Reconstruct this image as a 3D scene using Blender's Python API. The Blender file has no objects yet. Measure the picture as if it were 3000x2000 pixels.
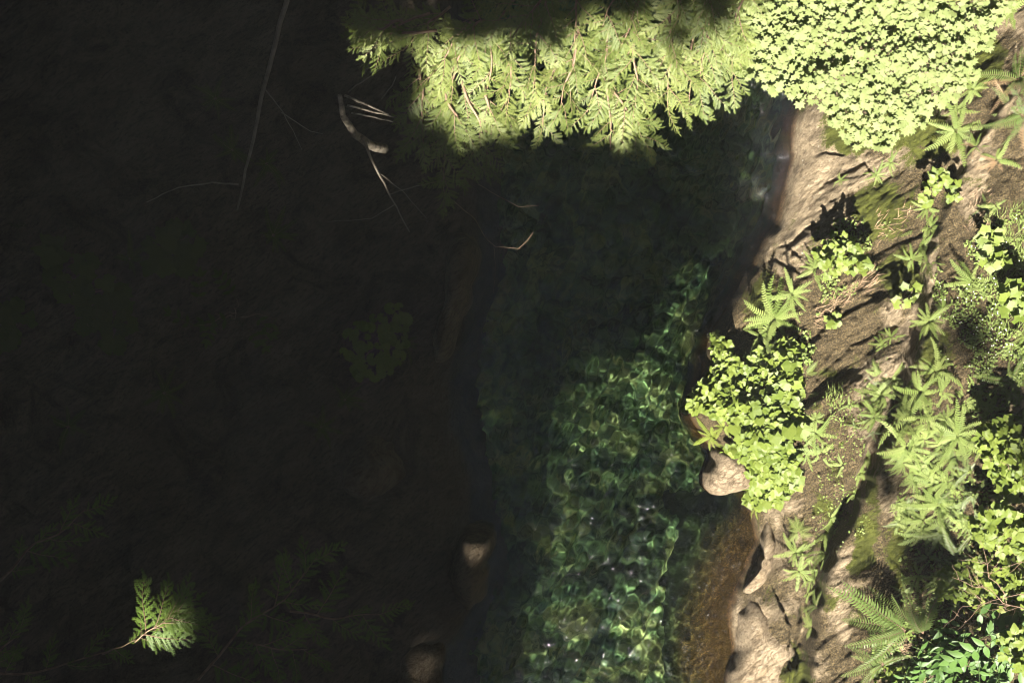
import bpy, bmesh, math, random
import numpy as np
from mathutils import Vector, Matrix, Quaternion, Euler

random.seed(7)
C = bpy.context.scene.collection
S = bpy.context.scene
R = math.radians

# ---------------------------------------------------------------- camera
CZ, LENS = 25.0, 85.0
K = 36.0 / LENS / 3000.0                       # metres per photo pixel and metre of distance
cam_d = bpy.data.cameras.new('camera'); cam = bpy.data.objects.new('camera', cam_d); C.objects.link(cam)
cam.location = (0, 0, CZ); cam.rotation_euler = (0, 0, 0)
cam_d.lens = LENS; cam_d.sensor_width = 36; cam_d.clip_start = 0.1; cam_d.clip_end = 400
S.camera = cam

def W(px, py, z=0.0):
    k = K * (CZ - z)
    return ((px - 1500) * k, (1000 - py) * k, z)

# ---------------------------------------------------------------- sky, sun, exposure
SUN = Vector((-0.10, -0.56, 0.82)).normalized()
elev = math.asin(SUN.z); azim = math.atan2(SUN.x, SUN.y)
world = bpy.data.worlds.new('World'); S.world = world; world.use_nodes = True
nt = world.node_tree; nt.nodes.clear()
wo = nt.nodes.new('ShaderNodeOutputWorld'); bg = nt.nodes.new('ShaderNodeBackground'); sk = nt.nodes.new('ShaderNodeTexSky')
sk.sky_type = 'NISHITA'; sk.sun_disc = False; sk.sun_elevation = elev; sk.sun_rotation = azim
sk.altitude = 300
bg.inputs['Strength'].default_value = 0.05
nt.links.new(sk.outputs[0], bg.inputs[0]); nt.links.new(bg.outputs[0], wo.inputs[0])
sl = bpy.data.lights.new('sun', 'SUN'); so = bpy.data.objects.new('sun', sl); C.objects.link(so)
sl.energy = 4.6; sl.angle = R(0.5); sl.color = (1.0, 0.95, 0.84)
so.rotation_euler = SUN.to_track_quat('Z', 'Y').to_euler(); so.location = SUN * 60
sl.cycles.is_caustics_light = True
S.view_settings.view_transform = 'Standard'
try: S.view_settings.look = 'None'
except Exception: pass
S.view_settings.exposure = 2.5; S.view_settings.gamma = 1.0; S.view_settings.use_curve_mapping = False
S.render.engine = 'CYCLES'
cy = S.cycles
cy.max_bounces = 8; cy.diffuse_bounces = 3; cy.glossy_bounces = 3; cy.transmission_bounces = 5; cy.transparent_max_bounces = 8
cy.caustics_refractive = True; cy.caustics_reflective = False; cy.use_denoising = True
cy.sample_clamp_indirect = 4.0; cy.filter_width = 1.0

# ---------------------------------------------------------------- noise
def hash2(ix, iy, seed):
    h = (ix.astype(np.int64) * 374761393 + iy.astype(np.int64) * 668265263 + seed * 974711) & 0xFFFFFFFF
    h = ((h ^ (h >> 13)) * 1274126177) & 0xFFFFFFFF
    return ((h ^ (h >> 16)) & 0xFFFF) / 65535.0
def vnoise(x, y, seed=0):
    x = np.asarray(x, float); y = np.asarray(y, float)
    ix = np.floor(x); iy = np.floor(y); fx = x - ix; fy = y - iy
    ux = fx * fx * fx * (fx * (fx * 6 - 15) + 10); uy = fy * fy * fy * (fy * (fy * 6 - 15) + 10)
    a = hash2(ix, iy, seed); b = hash2(ix + 1, iy, seed); c = hash2(ix, iy + 1, seed); d = hash2(ix + 1, iy + 1, seed)
    return (a + (b - a) * ux + (c - a) * uy + (a - b - c + d) * ux * uy) * 2 - 1
def fbm(x, y, octv=4, seed=0, gain=0.5):
    t = 0; amp = 1; n = 0
    for i in range(octv):
        t = t + amp * vnoise(x * 2 ** i + 13.7 * i, y * 2 ** i - 7.3 * i, seed + i); n += amp; amp *= gain
    return t / n
def sstep(a, b, x):
    t = np.clip((x - a) / (b - a), 0, 1); return t * t * (3 - 2 * t)

# ---------------------------------------------------------------- terrain functions
RW = np.array([(-900, 2700), (-300, 2560), (0, 2450), (270, 2362), (360, 2328), (500, 2302), (640, 2268), (740, 2228), (830, 2175), (940, 2105),
      (1050, 2062), (1140, 2042), (1230, 2026), (1300, 2065), (1380, 2130), (1450, 2185), (1520, 2197), (1570, 2214), (1620, 2204), (1700, 2170), (1760, 2145),
      (1830, 2134), (2000, 2132), (2300, 2130), (2900, 2130)], float)
LW = np.array([(-900, 1250), (-300, 1300), (0, 1330), (400, 1380), (620, 1400), (800, 1395), (950, 1350), (1100, 1310), (1250, 1330),
      (1400, 1370), (1540, 1400), (1700, 1400), (1800, 1370), (1900, 1320), (2000, 1310), (2300, 1310), (2900, 1310)], float)
k0 = K * CZ
def xR(y): return (np.interp(1000 - np.asarray(y) / k0, RW[:, 0], RW[:, 1]) - 1500) * k0
def xL(y): return (np.interp(1000 - np.asarray(y) / k0, LW[:, 0], LW[:, 1]) - 1500) * k0
RIB = np.array([W(*p, 1.4)[:2] for p in [(2370, 2300), (2395, 2000), (2414, 1766), (2433, 1671), (2460, 1613), (2498, 1544), (2552, 1414), (2590, 1288), (2632, 1219),
       (2674, 1021), (2708, 906), (2720, 791), (2746, 696), (2778, 623), (2824, 497), (2880, 383), (2990, 200), (3100, 0)]])
CRACKS = [([W(*p, 1.0)[:2] for p in pl], dep) for pl, dep in [
    ([(2412, 442), (2440, 436), (2482, 448)], .07), ([(2318, 735), (2350, 690), (2382, 664), (2412, 656)], .11), ([(2262, 742), (2300, 716), (2322, 712), (2345, 742)], .10), ([(2225, 800), (2262, 762), (2292, 756), (2330, 786)], .12),
    ([(2320, 620), (2380, 570), (2455, 520), (2570, 462)], .05), ([(2480, 875), (2560, 805), (2650, 755)], .06), ([(2375, 1015), (2450, 930), (2570, 870)], .07), ([(2400, 1110), (2500, 1010), (2610, 955)], .05), ([(2560, 760), (2620, 720), (2700, 690)], .06),
    ([(2345, 420), (2410, 372), (2470, 340)], .04), ([(2510, 492), (2540, 470), (2560, 500)], .05), ([(2120, 985), (2175, 900), (2195, 850)], .09), ([(2290, 1760), (2330, 1850), (2325, 2000)], .06), ([(2230, 870), (2270, 850), (2300, 862)], .06), ([(2560, 1000), (2590, 900), (2600, 850)], .05)]]
def poly_q(x, y, P):
    P = np.array(P, float); best = np.full(np.shape(x), 1e9); sg = np.zeros(np.shape(x))
    for a, b in zip(P[:-1], P[1:]):
        d = b - a; t = np.clip(((x - a[0]) * d[0] + (y - a[1]) * d[1]) / (d @ d), 0, 1); ex = x - a[0] - t * d[0]; ey = y - a[1] - t * d[1]; q = np.hypot(ex, ey)
        m = q < best; best = np.where(m, q, best); sg = np.where(m, -np.sign(d[0] * ey - d[1] * ex), sg)
    return best * sg
def rib_q(x, y):
    best = np.full(np.shape(x), 1e9); sg = np.zeros(np.shape(x))
    for a, b in zip(RIB[:-1], RIB[1:]):
        d = b - a; L2 = d @ d
        t = np.clip(((x - a[0]) * d[0] + (y - a[1]) * d[1]) / L2, 0, 1)
        ex = x - a[0] - t * d[0]; ey = y - a[1] - t * d[1]; q = np.hypot(ex, ey)
        s = np.sign(d[1] * ex - d[0] * ey)
        m = q < best; best = np.where(m, q, best); sg = np.where(m, s, sg)
    return best * sg

def H_right(x, y):
    x = np.asarray(x, float); y = np.asarray(y, float)
    slope = 0.97 - 0.17 * sstep(-1.4, 0.2, y)
    d = (x - xR(y + 0.05 * vnoise(x * 2, y * 2, 5))) * slope
    d = d + 0.05 * fbm(x * 2.2, y * 2.2, 3, 11)
    deep = np.interp(d, [-3, -1.2, -.6, -.25, -.08, 0, .06, .16, .35, .7, 1.2, 2.5, 6], [-1.7, -1.65, -1.5, -1.2, -.6, 0, .24, .42, .62, .85, 1.2, 2.15, 5.2])
    shelf = np.interp(d, [-3, -1.4, -.85, -.42, -.12, 0, .06, .16, .35, .7, 1.2, 2.5, 6], [-1.7, -1.55, -1.05, -.42, -.16, 0, .16, .3, .5, .8, 1.2, 2.15, 5.2])
    w = sstep(-1.4, -2.1, y)
    z = deep * (1 - w) + shelf * w
    on = sstep(0.02, 0.35, d)
    # big forms
    z = z + (1 - on) * w * sstep(-1.2, -.6, d) * 0.06 * fbm(x * 5, y * 5, 4, 23)
    z = z + on * 0.24 * fbm(x * 1.3, y * 1.3, 3, 21)
    # strata: u runs up-right along the grain, v across it
    a = R(38); u = x * math.cos(a) + y * math.sin(a); v = -x * math.sin(a) + y * math.cos(a)
    v = v + 0.12 * fbm(u * 1.5, v * 2, 3, 31)
    s1 = fbm(u * 1.0, v * 5.0, 4, 41)
    t = s1 * 5.0; st = (np.floor(t) + sstep(0.72, 1.0, t - np.floor(t))) / 5.0
    rough = sstep(-0.25, 0.2, fbm(x * 0.9 + 4, y * 0.9, 2, 51))
    z = z + on * (0.15 * st * rough + 0.02 * fbm(u * 4, v * 18, 3, 61) + 0.015 * fbm(x * 14, y * 14, 3, 71))
    s2 = fbm(u * 3.2 + 5, v * 9.0, 3, 45) * 4.0; z = z + on * 0.07 * (np.floor(s2) + sstep(.8, 1.0, s2 - np.floor(s2))) / 4.0
    for pl, dep in CRACKS:
        c = poly_q(x, y, pl) + 0.012 * vnoise(x * 22, y * 22, 83); fade = on * dep
        z = z - fade * np.exp(-(c / .016) ** 2) + fade * .6 * np.where(c > 0, np.exp(-np.abs(c) / .10), -np.exp(-np.abs(c) / .10) * .4)
    # ledge rib that crosses the slope
    q = rib_q(x, y) + 0.03 * fbm(x * 6, y * 6, 2, 81)
    south = sstep(0.6, -0.9, y)
    wd = 0.10 + 0.22 * south; hh = 0.16 + 0.28 * south
    rise = sstep(-0.035, 0.015, q)
    body = rise * (0.35 + 0.65 * np.clip(1 - (np.clip(q, 0, None) / wd) ** 2, 0, 1)) * np.exp(-np.clip(q - wd, 0, None) / 0.35)
    slit = np.exp(-((q + 0.07) / 0.06) ** 2)
    z = z + on * (hh * body - (0.10 + .12 * south) * slit)
    return z, d

def H_left(x, y):
    d = (xL(y) - x) + 0.12 * fbm(x * 1.5, y * 1.5, 3, 15)
    z = np.interp(d, [-3, -1.2, -.6, -.2, 0, .15, .5, 1.2, 2.5, 5, 9], [-1.7, -1.6, -1.35, -.7, 0, .35, .6, .9, 1.5, 2.9, 6.5])
    on = sstep(0, .4, d)
    z = z + on * (0.28 * fbm(x * 1.0, y * 1.0, 4, 25) + 0.05 * fbm(x * 5, y * 5, 3, 26))
    return z, d

def H_bed(x, y):
    zr, dr = H_right(x, y); zl, dl = H_left(x, y)
    z = np.maximum(zr, zl) - 0.02
    ins = np.maximum(np.maximum(dr + .45 * sstep(-1.4, -1.8, y), dl) + 0.3, 0); z = z - 0.25 * ins - 0.06 * (ins > 0)
    lump = fbm(x * 1.4, y * 1.4, 3, 91); peb = fbm(x * 7.5, y * 7.5, 3, 92)
    cob = 0 * x
    for f, hgt, sd in ((2.6, .26, 95), (5.2, .14, 96)):      # cobbles: rounded cells of uneven height
        gx = x * f + .3 * vnoise(x * 3, y * 3, sd); gy = y * f * 1.2 + .3 * vnoise(x * 3 + 9, y * 3, sd); ix = np.floor(gx); iy = np.floor(gy); best = np.full(np.shape(x), -1.0)
        for i in (-1, 0, 1):
            for j in (-1, 0, 1):
                a, b = ix + i, iy + j; px_ = a + .15 + .7 * hash2(a, b, sd); py_ = b + .15 + .7 * hash2(a, b, sd + 1); r = .38 + .35 * hash2(a, b, sd + 2)
                best = np.maximum(best, np.sqrt(np.clip(1 - ((gx - px_) ** 2 + (gy - py_) ** 2) / r ** 2, 0, 1)) * r)
        cob = cob + hgt * best
    z = z + (0.22 * lump + 0.03 * peb + cob) * np.exp(-ins * 9) * sstep(-.5, -1.3, z)
    return z

_H = {}
class Lut:
    def __init__(s, x0, x1, y0, y1, st, fn):
        xs = np.arange(x0, x1, st); ys = np.arange(y0, y1, st); s.x0, s.y0, s.st = x0, y0, st
        X, Y = np.meshgrid(xs, ys); s.a = fn(X, Y).tolist(); s.nx = len(xs); s.ny = len(ys)
    def __call__(s, x, y):
        u = min(max((x - s.x0) / s.st, 0), s.nx - 1.001); v = min(max((y - s.y0) / s.st, 0), s.ny - 1.001)
        i = int(u); j = int(v); u -= i; v -= j; a = s.a[j]; b = s.a[j + 1]
        return (a[i] * (1 - u) + a[i + 1] * u) * (1 - v) + (b[i] * (1 - u) + b[i + 1] * u) * v
zR = Lut(1.4, 6.2, -4.6, 5.2, 0.02, lambda x, y: H_right(x, y)[0])
zL = Lut(-9, 1.2, -5, 6, 0.06, lambda x, y: H_left(x, y)[0])
def inpoly(x, y, P):
    r = False; j = len(P) - 1
    for i in range(len(P)):
        xi, yi = P[i]; xj, yj = P[j]
        if (yi > y) != (yj > y) and x < (xj - xi) * (y - yi) / (yj - yi) + xi: r = not r
        j = i
    return r
def on_right(px, py, off=0.0):
    z = 1.0
    for _ in range(7):
        x, y, _z = W(px, py, z); z = 0.5 * z + 0.5 * (zR(x, y) + off)
    return Vector((x, y, z))
def on_left(px, py, off=0.0):
    z = 1.0
    for _ in range(7):
        x, y, _z = W(px, py, z); z = 0.5 * z + 0.5 * (zL(x, y) + off)
    return Vector((x, y, z))

# ---------------------------------------------------------------- object helpers
def link(o, parent=None):
    C.objects.link(o)
    if parent is not None: o.parent = parent
    return o
def mesh(name, V, F, mats, smooth=True, idx=None):
    me = bpy.data.meshes.new(name)
    me.from_pydata([tuple(v) for v in V], [], [tuple(f) for f in F])
    for m in (mats if isinstance(mats, (list, tuple)) else [mats]): me.materials.append(m)
    if smooth: me.polygons.foreach_set('use_smooth', [True] * len(me.polygons))
    if idx is not None: me.polygons.foreach_set('material_index', idx)
    me.update(); return me
def obj(name, me, parent=None, loc=None, rot=None, scale=None, label=None, cat=None, group=None, kind=None):
    o = bpy.data.objects.new(name, me); link(o, parent)
    if loc is not None: o.location = loc
    if rot is not None:
        if isinstance(rot, Quaternion): o.rotation_mode = 'QUATERNION'; o.rotation_quaternion = rot
        else: o.rotation_euler = rot
    if scale is not None: o.scale = (scale,) * 3 if isinstance(scale, (int, float)) else scale
    tag(o, label, cat, group, kind); return o
def tag(o, label=None, cat=None, group=None, kind=None):
    if label: o['label'] = label
    if cat: o['category'] = cat
    if group: o['group'] = group
    if kind: o['kind'] = kind
def thing(name, loc, label, cat, group=None):
    return obj(name, None, None, loc, label=label, cat=cat, group=group)

class Geo:
    def __init__(s): s.V = []; s.F = []; s.M = []
    def add(s, V, F, m=0):
        n = len(s.V); s.V += [tuple(v) for v in V]; s.F += [tuple(i + n for i in f) for f in F]; s.M += [m] * len(F)
    def tube(s, pts, rad, m=0, n=5):
        pts = [Vector(p) for p in pts]; rings = []
        for i, p in enumerate(pts):
            t = (pts[min(i + 1, len(pts) - 1)] - pts[max(i - 1, 0)]).normalized()
            a = t.cross(Vector((0.3, 0.2, 1))); a = a.normalized() if a.length > 1e-4 else Vector((1, 0, 0)); b = t.cross(a)
            r = rad[i] if isinstance(rad, (list, tuple)) else rad * (1 - 0.75 * i / max(1, len(pts) - 1))
            rings.append([p + r * (math.cos(2 * math.pi * k / n) * a + math.sin(2 * math.pi * k / n) * b) for k in range(n)])
        V = [v for r in rings for v in r]; F = []
        for i in range(len(pts) - 1):
            for k in range(n):
                F.append((i * n + k, i * n + (k + 1) % n, (i + 1) * n + (k + 1) % n, (i + 1) * n + k))
        F.append(tuple(range((len(pts) - 1) * n, len(pts) * n))); F.append(tuple(reversed(range(n))))
        s.add(V, F, m)
    def mesh(s, name, mats, smooth=True): return mesh(name, s.V, s.F, mats, smooth, s.M)

def wiggle(a, b, n=8, amp=0.06, sag=0.0, rng=random):
    a = Vector(a); b = Vector(b); L = (b - a).length; out = []
    ph = [rng.uniform(0, 6.28) for _ in range(4)]
    for i in range(n + 1):
        t = i / n; p = a.lerp(b, t)
        e = math.sin(math.pi * t) * 1.0
        p += Vector((math.sin(ph[0] + t * 5) * .6 + math.sin(ph[1] + t * 13) * .3, math.cos(ph[2] + t * 6) * .6 + math.sin(ph[3] + t * 11) * .3, 0)) * amp * L * e * 0.6
        p.z -= sag * e; out.append(p)
    return out

# ---------------------------------------------------------------- materials
def newmat(name):
    m = bpy.data.materials.new(name); m.use_nodes = True; t = m.node_tree; t.nodes.clear()
    o = t.nodes.new('ShaderNodeOutputMaterial'); return m, t, o
def N(t, typ, **kw):
    n = t.nodes.new(typ)
    for k, v in kw.items():
        if k.startswith('i_'):
            key = k[2:]; key = int(key) if key.isdigit() else key.replace('_', ' ')
            n.inputs[key].default_value = v
        else: setattr(n, k, v)
    return n
def ramp(t, fac, stops):
    n = t.nodes.new('ShaderNodeValToRGB'); e = n.color_ramp.elements
    while len(e) < len(stops): e.new(0.5)
    for q, (p, c) in zip(e, stops): q.position = p; q.color = (*c, 1) if len(c) == 3 else c
    t.links.new(fac, n.inputs[0]); return n
def mixc(t, fac, a, b, blend='MIX'):
    n = t.nodes.new('ShaderNodeMix'); n.data_type = 'RGBA'; n.blend_type = blend
    for i, v in ((0, fac), (6, a), (7, b)):
        if hasattr(v, 'is_linked') or isinstance(v, bpy.types.NodeSocket): t.links.new(v, n.inputs[i])
        else: n.inputs[i].default_value = v if i == 0 else (*v, 1)
    return n.outputs[2]

def leaf_mat(name, col, col2, transl=(0.14, 0.24, 0.03), tw=0.35, rough=0.55, spec=0.25, vein=0.0):
    m, t, o = newmat(name)
    info = N(t, 'ShaderNodeObjectInfo'); tc = N(t, 'ShaderNodeNewGeometry')
    nz = N(t, 'ShaderNodeTexNoise', i_Scale=2.2, i_Detail=2.0); t.links.new(tc.outputs['Position'], nz.inputs['Vector'])
    n2 = N(t, 'ShaderNodeTexNoise', i_Scale=45.0, i_Detail=2.0); t.links.new(tc.outputs['Position'], n2.inputs['Vector'])
    ad = N(t, 'ShaderNodeMath', operation='ADD'); t.links.new(info.outputs['Random'], ad.inputs[0]); t.links.new(nz.outputs['Fac'], ad.inputs[1])
    a2 = N(t, 'ShaderNodeMath', operation='ADD'); t.links.new(ad.outputs[0], a2.inputs[0]); t.links.new(n2.outputs['Fac'], a2.inputs[1])
    rp = ramp(t, a2.outputs[0], [(0, col), (1, col2)])
    mr = N(t, 'ShaderNodeMapRange', i_1=0.5, i_2=2.0); t.links.new(a2.outputs[0], mr.inputs[0]); t.links.new(mr.outputs[0], rp.inputs[0])
    p = N(t, 'ShaderNodeBsdfPrincipled', i_Roughness=rough); p.inputs['Specular IOR Level'].default_value = spec
    t.links.new(rp.outputs[0], p.inputs['Base Color'])
    tr = N(t, 'ShaderNodeBsdfTranslucent'); tr.inputs[0].default_value = (*transl, 1)
    mx = N(t, 'ShaderNodeMixShader', i_0=tw); t.links.new(p.outputs[0], mx.inputs[1]); t.links.new(tr.outputs[0], mx.inputs[2])
    t.links.new(mx.outputs[0], o.inputs[0]); return m

def simple_mat(name, a, b, scale=8.0, rough=0.8, bump=0.3, spec=0.2, stretch=(1, 1, 1), bscale=40.0):
    m, t, o = newmat(name)
    g = N(t, 'ShaderNodeTexCoord'); mp = N(t, 'ShaderNodeMapping'); mp.inputs['Scale'].default_value = stretch
    t.links.new(g.outputs['Object'], mp.inputs[0])
    n1 = N(t, 'ShaderNodeTexNoise', i_Scale=scale, i_Detail=6.0, i_Roughness=0.65); t.links.new(mp.outputs[0], n1.inputs['Vector'])
    rp = ramp(t, n1.outputs['Fac'], [(0.35, a), (0.65, b)])
    n2 = N(t, 'ShaderNodeTexNoise', i_Scale=bscale, i_Detail=5.0); t.links.new(mp.outputs[0], n2.inputs['Vector'])
    bp = N(t, 'ShaderNodeBump', i_Strength=bump, i_Distance=0.02); t.links.new(n2.outputs['Fac'], bp.inputs['Height'])
    p = N(t, 'ShaderNodeBsdfPrincipled', i_Roughness=rough); p.inputs['Specular IOR Level'].default_value = spec
    t.links.new(rp.outputs[0], p.inputs['Base Color']); t.links.new(bp.outputs[0], p.inputs['Normal']); t.links.new(p.outputs[0], o.inputs[0])
    return m

def rock_mat(name, pale=(0.31, 0.245, 0.165), grey=(0.165, 0.128, 0.085), dirt=(0.075, 0.055, 0.028), moss=(0.062, 0.068, 0.010), mossy=0.5, dirty=0.5, wet=True, crust=True):
    m, t, o = newmat(name); L = t.links.new
    g = N(t, 'ShaderNodeNewGeometry'); pos = g.outputs['Position']
    rot = N(t, 'ShaderNodeMapping'); rot.inputs['Rotation'].default_value = (0, 0, R(-38)); rot.inputs['Scale'].default_value = (1.0, 1.0, 1.0)
    L(pos, rot.inputs[0])
    st = N(t, 'ShaderNodeMapping'); st.inputs['Scale'].default_value = (1.0, 2.8, 1.5); L(rot.outputs[0], st.inputs[0])
    nA = N(t, 'ShaderNodeTexNoise', i_Scale=2.4, i_Detail=7.0, i_Roughness=0.68, i_Distortion=0.5); L(st.outputs[0], nA.inputs['Vector'])
    nB = N(t, 'ShaderNodeTexNoise', i_Scale=14.0, i_Detail=6.0, i_Roughness=0.7); L(st.outputs[0], nB.inputs['Vector'])
    nC = N(t, 'ShaderNodeTexNoise', i_Scale=1.5, i_Detail=8.0, i_Roughness=0.7, i_Distortion=0.8); L(pos, nC.inputs['Vector'])
    nD = N(t, 'ShaderNodeTexNoise', i_Scale=2.1, i_Detail=9.0, i_Roughness=0.72, i_Distortion=0.6); L(rot.outputs[0], nD.inputs['Vector'])
    nF = N(t, 'ShaderNodeTexNoise', i_Scale=60.0, i_Detail=4.0, i_Roughness=0.7); L(pos, nF.inputs['Vector'])
    vo = N(t, 'ShaderNodeTexVoronoi', feature='DISTANCE_TO_EDGE', i_Scale=7.0)
    wv = mixc(t, 0.35, (0, 0, 0), (0, 0, 0))
    dis = N(t, 'ShaderNodeVectorMath', operation='MULTIPLY_ADD'); L(nB.outputs['Color'], dis.inputs[0]); dis.inputs[1].default_value = (0.35, 0.35, 0.2); L(st.outputs[0], dis.inputs[2])
    L(dis.outputs[0], vo.inputs['Vector'])
    base = ramp(t, nA.outputs['Fac'], [(0.36, grey), (0.56, pale), (0.75, tuple(min(1, c * 1.22) for c in pale))]).outputs[0]
    fine = ramp(t, nB.outputs['Fac'], [(0.34, (0.28, 0.23, 0.17)), (0.50, (0.95, 0.94, 0.92)), (0.8, (1.25, 1.22, 1.15))]).outputs[0]
    base = mixc(t, 0.8, base, fine, 'MULTIPLY')
    crack = ramp(t, vo.outputs['Distance'], [(0.0, (0.25, 0.21, 0.16)), (0.035, (1, 1, 1))]).outputs[0]
    base = mixc(t, 0.45, base, crack, 'MULTIPLY')
    nG = N(t, 'ShaderNodeTexNoise', i_Scale=150.0, i_Detail=3.0, i_Roughness=0.75); L(pos, nG.inputs['Vector'])
    grit = ramp(t, nG.outputs['Fac'], [(0.32, (0.35, 0.31, 0.26)), (0.47, (0.95, 0.94, 0.92)), (0.62, (1.0, 1.0, 1.0)), (0.72, (1.35, 1.33, 1.28))]).outputs[0]
    base = mixc(t, 0.75, base, grit, 'MULTIPLY')
    nL = N(t, 'ShaderNodeTexNoise', i_Scale=22.0, i_Detail=5.0, i_Roughness=0.7); L(pos, nL.inputs['Vector'])
    lich = ramp(t, nL.outputs['Fac'], [(0.64, (0, 0, 0)), (0.68, (1, 1, 1))]).outputs[0]
    base = mixc(t, lich, base, (0.42, 0.38, 0.31) if crust else (0.1, 0.09, 0.07))
    # earth and dark crust in its own patches
    dm = N(t, 'ShaderNodeMath', operation='MULTIPLY_ADD', i_1=0.35, i_2=0.0); L(nB.outputs['Fac'], dm.inputs[0])
    dmm = N(t, 'ShaderNodeMath', operation='ADD'); L(nC.outputs['Fac'], dmm.inputs[0]); L(dm.outputs[0], dmm.inputs[1])
    aS = N(t, 'ShaderNodeAttribute', attribute_name='soil'); dm2 = N(t, 'ShaderNodeMath', operation='ADD'); L(dmm.outputs[0], dm2.inputs[0]); L(aS.outputs['Fac'], dm2.inputs[1]); dmm = dm2
    c0 = 0.86 - 0.30 * dirty
    dmask = ramp(t, dmm.outputs[0], [(c0, (0, 0, 0)), (c0 + 0.09, (1, 1, 1))]).outputs[0]
    dcol = ramp(t, nF.outputs['Fac'], [(0.36, tuple(c * 0.35 for c in dirt)), (0.5, dirt), (0.66, tuple(c * 2.6 for c in dirt))]).outputs[0]
    base = mixc(t, dmask, base, dcol)
    c1 = 0.95 - 0.34 * mossy
    mm = N(t, 'ShaderNodeMath', operation='MULTIPLY_ADD', i_1=0.28, i_2=0.0); L(nF.outputs['Fac'], mm.inputs[0])
    mmm = N(t, 'ShaderNodeMath', operation='ADD'); L(nD.outputs['Fac'], mmm.inputs[0]); L(mm.outputs[0], mmm.inputs[1])
    aM = N(t, 'ShaderNodeAttribute', attribute_name='moss'); mm2 = N(t, 'ShaderNodeMath', operation='ADD'); L(mmm.outputs[0], mm2.inputs[0]); L(aM.outputs['Fac'], mm2.inputs[1]); mmm = mm2
    mmask = ramp(t, mmm.outputs[0], [(c1, (0, 0, 0)), (c1 + 0.05, (1, 1, 1))]).outputs[0]
    mcol = mixc(t, nF.outputs['Fac'], tuple(c * 0.5 for c in moss), tuple(c * 1.6 for c in moss))
    base = mixc(t, mmask, base, mcol)
    rough = 0.82
    p = N(t, 'ShaderNodeBsdfPrincipled', i_Roughness=rough); p.inputs['Specular IOR Level'].default_value = 0.2
    if wet:   # tannin stain and damp along the waterline
        sp = N(t, 'ShaderNodeSeparateXYZ'); L(pos, sp.inputs[0])
        zz = N(t, 'ShaderNodeMath', operation='MULTIPLY_ADD', i_1=0.22, i_2=-0.11); L(nA.outputs['Fac'], zz.inputs[0])
        zs = N(t, 'ShaderNodeMath', operation='ADD'); L(sp.outputs[2], zs.inputs[0]); L(zz.outputs[0], zs.inputs[1])
        wm = N(t, 'ShaderNodeMapRange', i_1=0.17, i_2=0.02, interpolation_type='SMOOTHSTEP'); L(zs.outputs[0], wm.inputs[0])
        spk = N(t, 'ShaderNodeTexNoise', i_Scale=95.0, i_Detail=3.0, i_Roughness=0.7); L(pos, spk.inputs['Vector'])
        stain = ramp(t, spk.outputs['Fac'], [(0.36, (0.022, 0.012, 0.005)), (0.52, (0.055, 0.03, 0.011)), (0.66, (0.27, 0.15, 0.05))]).outputs[0]
        stain = mixc(t, 0.6, stain, fine, 'MULTIPLY')
        base = mixc(t, wm.outputs[0], base, stain)
        dp = N(t, 'ShaderNodeMapRange', i_1=-.15, i_2=-.75, interpolation_type='SMOOTHSTEP'); L(zs.outputs[0], dp.inputs[0])
        base = mixc(t, dp.outputs[0], base, mixc(t, nB.outputs['Fac'], (0.012, 0.026, 0.014), (0.05, 0.07, 0.028)))
        rr = N(t, 'ShaderNodeMapRange', i_1=0.0, i_2=1.0, i_3=0.82, i_4=0.75); L(wm.outputs[0], rr.inputs[0]); L(rr.outputs[0], p.inputs['Roughness'])
        sv = N(t, 'ShaderNodeMapRange', i_1=-.02, i_2=.05, i_3=0.0, i_4=0.2); L(sp.outputs[2], sv.inputs[0]); L(sv.outputs[0], p.inputs['Specular IOR Level'])
    L(base, p.inputs['Base Color'])
    h1 = N(t, 'ShaderNodeMath', operation='MULTIPLY_ADD', i_1=0.75); L(nF.outputs['Fac'], h1.inputs[0]); L(nB.outputs['Fac'], h1.inputs[2])
    cr = N(t, 'ShaderNodeMapRange', i_1=0.0, i_2=0.05); L(vo.outputs['Distance'], cr.inputs[0])
    h2 = N(t, 'ShaderNodeMath', operation='MULTIPLY_ADD', i_1=0.35); L(cr.outputs[0], h2.inputs[0]); L(h1.outputs[0], h2.inputs[2])
    bp = N(t, 'ShaderNodeBump', i_Strength=1.0, i_Distance=0.035); L(h2.outputs[0], bp.inputs['Height']); L(bp.outputs[0], p.inputs['Normal'])
    L(p.outputs[0], o.inputs[0]); return m

M_rock = rock_mat('rock_bank', mossy=0.72, dirty=0.76)
M_boulder = rock_mat('pale_rock', mossy=0.20, dirty=0.22, pale=(0.33, 0.26, 0.18), grey=(0.22, 0.165, 0.105))
M_nose = rock_mat('nose_rock', mossy=0.05, dirty=0.22, pale=(0.37, 0.29, 0.20), grey=(0.22, 0.165, 0.11))
M_dark = rock_mat('shade_rock', pale=(0.11, 0.09, 0.065), grey=(0.07, 0.055, 0.04), dirt=(0.03, 0.022, 0.013), moss=(0.03, 0.035, 0.008), mossy=0.4, dirty=0.5, wet=False, crust=False)  # darker rock copy: part of the left bank's shade is in its colour
M_tall = rock_mat('brown_rock', pale=(0.20, 0.155, 0.105), grey=(0.11, 0.085, 0.055), dirt=(0.05, 0.036, 0.02), moss=(0.04, 0.045, 0.01), mossy=0.25, dirty=0.4, wet=False, crust=False)
M_soil = simple_mat('forest_soil', (0.018, 0.014, 0.008), (0.035, 0.03, 0.016), 3.0, 0.95, 0.5)
M_bark = simple_mat('bark', (0.07, 0.05, 0.035), (0.14, 0.105, 0.075), 9.0, 0.9, 0.6, stretch=(1, 1, .3))
M_grey = simple_mat('dead_wood', (0.17, 0.14, 0.105), (0.27, 0.23, 0.18), 9.0, 0.85, 0.6)
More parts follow.
